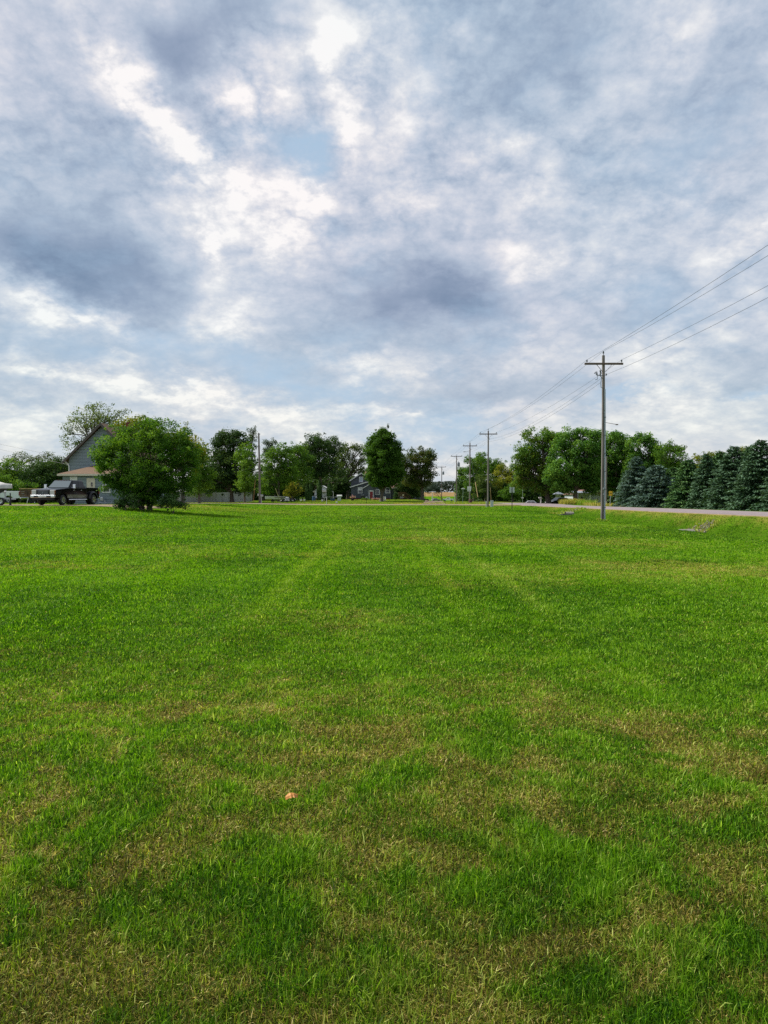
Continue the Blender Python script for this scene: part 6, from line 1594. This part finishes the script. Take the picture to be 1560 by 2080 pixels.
part('box', M_white, t, lambda b: b.box((0, 0, .16), (.36, .28, .32)), bevel=.03)
part('lid', M_white, t, lambda b: b.box((0, 0, .35), (.39, .31, .05)), bevel=.015)
t = thing('long_table', 'long low table or bench frame with thin legs in front of the white shed', 'table', at(672, 140))
part('tabletop', M_alum, t, lambda b: b.box((0, 0, .80), (3.0, .7, .05)))
for k in range(4): part('leg', M_alum, t, lambda b: b.bar((-1.3 + 2.6 * (k % 2), -.28 + .56 * (k // 2), 0), (-1.3 + 2.6 * (k % 2), -.28 + .56 * (k // 2), .78), .05))
t = thing('storage_tote', 'dark storage tote under the left end of the long table', 'tote', at(660.5, 141))
part('tub', M_dark, t, lambda b: b.box((0, 0, .28), (.9, .5, .56)), bevel=.04)
part('lid', M_ink, t, lambda b: b.box((0, 0, .58), (.95, .55, .05)), bevel=.01)
t = thing('storage_tote', 'blue-grey storage tote under the right end of the long table', 'tote', at(676, 141))
part('tub', M_blue, t, lambda b: b.box((0, 0, .25), (.8, .5, .5)), bevel=.04)
part('lid', M_trfm, t, lambda b: b.box((0, 0, .53), (.85, .55, .05)), bevel=.01)
t = thing('grill', 'silver-white barbecue grill with a rounded lid right of the long table', 'grill', at(689.5, 140))
part('cabinet', M_signback, t, lambda b: b.box((0, 0, .38), (.62, .5, .66)), bevel=.02)
part('lid', M_white, t, lambda b: b.tube([(-.5, 0, .98), (.5, 0, .98)], .20, 12), smooth=True)
part('side_shelf', M_alum, t, lambda b: b.box((-.6, 0, .82), (.6, .4, .04)))
t = thing('garden_ball', 'small black and white ball on the grass near the street', 'ball', at(684, 122))
M_ball = mat('black and white ball', (0.75, 0.76, 0.72), (0.03, 0.03, 0.03), 0.5, 3.2)
part('ball', M_ball, t, lambda b: b.lathe([(.0, -.17)] + [(.17 * math.cos(R(a)), .17 * math.sin(R(a))) for a in range(-75, 80, 15)] + [(.0, .17)], (0, 0, .15), n=16), smooth=True)
t = thing('flower_pot', 'dark pot of pink and white flowers left of the house front', 'flower pot', at(716, 143))
part('pot', M_dark, t, lambda b: b.lathe([(.0, 0), (.28, 0), (.38, .5), (.34, .5), (.0, .45)], (0, 0, 0), n=14))
LF_pink = leaf_mat('pink flowers', [(0.03, 0.07, 0.02), (0.45, 0.15, 0.2), (0.7, 0.6, 0.6)], .3)
rng = np.random.default_rng(4); n_ = 160
leaf_cards(rng.normal(size=(n_, 3)) * np.array([.25, .25, .16]) + np.array([0, 0, .68]), rng.normal(size=(n_, 3)), rng.uniform(.1, .2, n_), rng.uniform(.08, .12, n_), rng.random(n_), 'flowers', LF_pink, t, rng)
t = thing('patio_table', 'dark patio table with a pale lid-like top left of the red door', 'table', at(736, 150))
part('tabletop', M_cond, t, lambda b: b.box((0, 0, 1.0), (.62, .5, .06)), bevel=.02)
part('cabinet', M_black, t, lambda b: b.box((.1, 0, .5), (.85, .5, .86)), bevel=.04)
part('shelf', M_dark, t, lambda b: b.box((.7, 0, .72), (.5, .45, .05)))
for px, col, lab in ((763.5, LF_pink, 'low pink flower bed right of the red door'), (741, LF_mid, 'small green plant at the foot of the patio table')):
    x, y, z = at(px, 149)
    t = thing('flower_bed', lab, 'plants', (x, y, z), 0)
    n_ = 260; rng = np.random.default_rng(int(px))
    leaf_cards(rng.normal(size=(n_, 3)) * np.array([.5, .25, .10]) + np.array([0, 0, .22]), rng.normal(size=(n_, 3)), rng.uniform(.1, .2, n_), rng.uniform(.08, .12, n_), rng.random(n_), 'foliage', col, t, rng)
    part('edging', M_found, t, lambda b: b.box((0, -.3, .06), (1.2, .1, .14)))
M_whitefl = leaf_mat('white blooms', [(0.3, 0.32, 0.28), (0.6, 0.6, 0.58), (0.75, 0.72, 0.7)], .3)
for px, lab in ((779, 'leftmost white garden figure by the tree trunk'), (782.5, 'rightmost white garden figure by the tree trunk')):
    t = thing('garden_figure', lab, 'garden ornament', at(px, 141), 0, 'white garden figures')
    part('figure', M_white, t, lambda b: b.lathe([(.0, 0), (.16, 0), (.13, .3), (.15, .5), (.06, .62), (.10, .72), (.07, .84), (.0, .86)], (0, 0, 0), n=12), smooth=True)
    part('plinth', M_culv, t, lambda b: b.box((0, 0, .02), (.4, .4, .08)))
tree('green bush against the right wing of the dark grey house', 804, 152, [(803,1004,5,7),(805,1011,6,5)], LF_dark, M_bark, ls=.2, cov=.5, rc=.4, trunk_r=.04, name='bush', cat='bush', seed=71, low_trunk=.3)
t = thing('wheelbarrow', 'upturned grey wheelbarrow below the wooden deck', 'wheelbarrow', at(815, 152), R(20))
part('tray', M_alum, t, lambda b: b.hexa([(-.45, -.35, .25), (.45, -.3, .35), (.45, .3, .35), (-.45, .35, .25), (-.3, -.2, .62), (.3, -.18, .62), (.3, .18, .62), (-.3, .2, .62)]))
part('handle', M_tan, t, lambda b: [b.bar((-1.1, s * .3, .1), (.3, s * .15, .4), .04) for s in (1, -1)])
part('wheel', M_dark, t, lambda b: b.lathe([(.0, -.05), (.2, -.05), (.2, .05), (.0, .05)], (.7, 0, .25), 'y', 12))
t = thing('brush_drum', 'rusty red drum standing at the foot of the arrow-sign pole', 'drum', at(955.5, 120.5))
M_rustred = mat('rusty red steel', (0.14, 0.05, 0.045), (0.08, 0.035, 0.03), 0.8, 8, bump=.4)
part('drum', M_rustred, t, lambda b: b.lathe([(.0, 0), (.27, 0), (.30, .15), (.29, .5), (.27, .72), (.0, .74)], (.0, 0, .0), n=16), smooth=True)
part('hoop', M_dark, t, lambda b: [b.lathe([(.285, z_), (.315, z_ + .02), (.285, z_ + .04)], (0, 0, 0), n=16) for z_ in (.2, .5)])
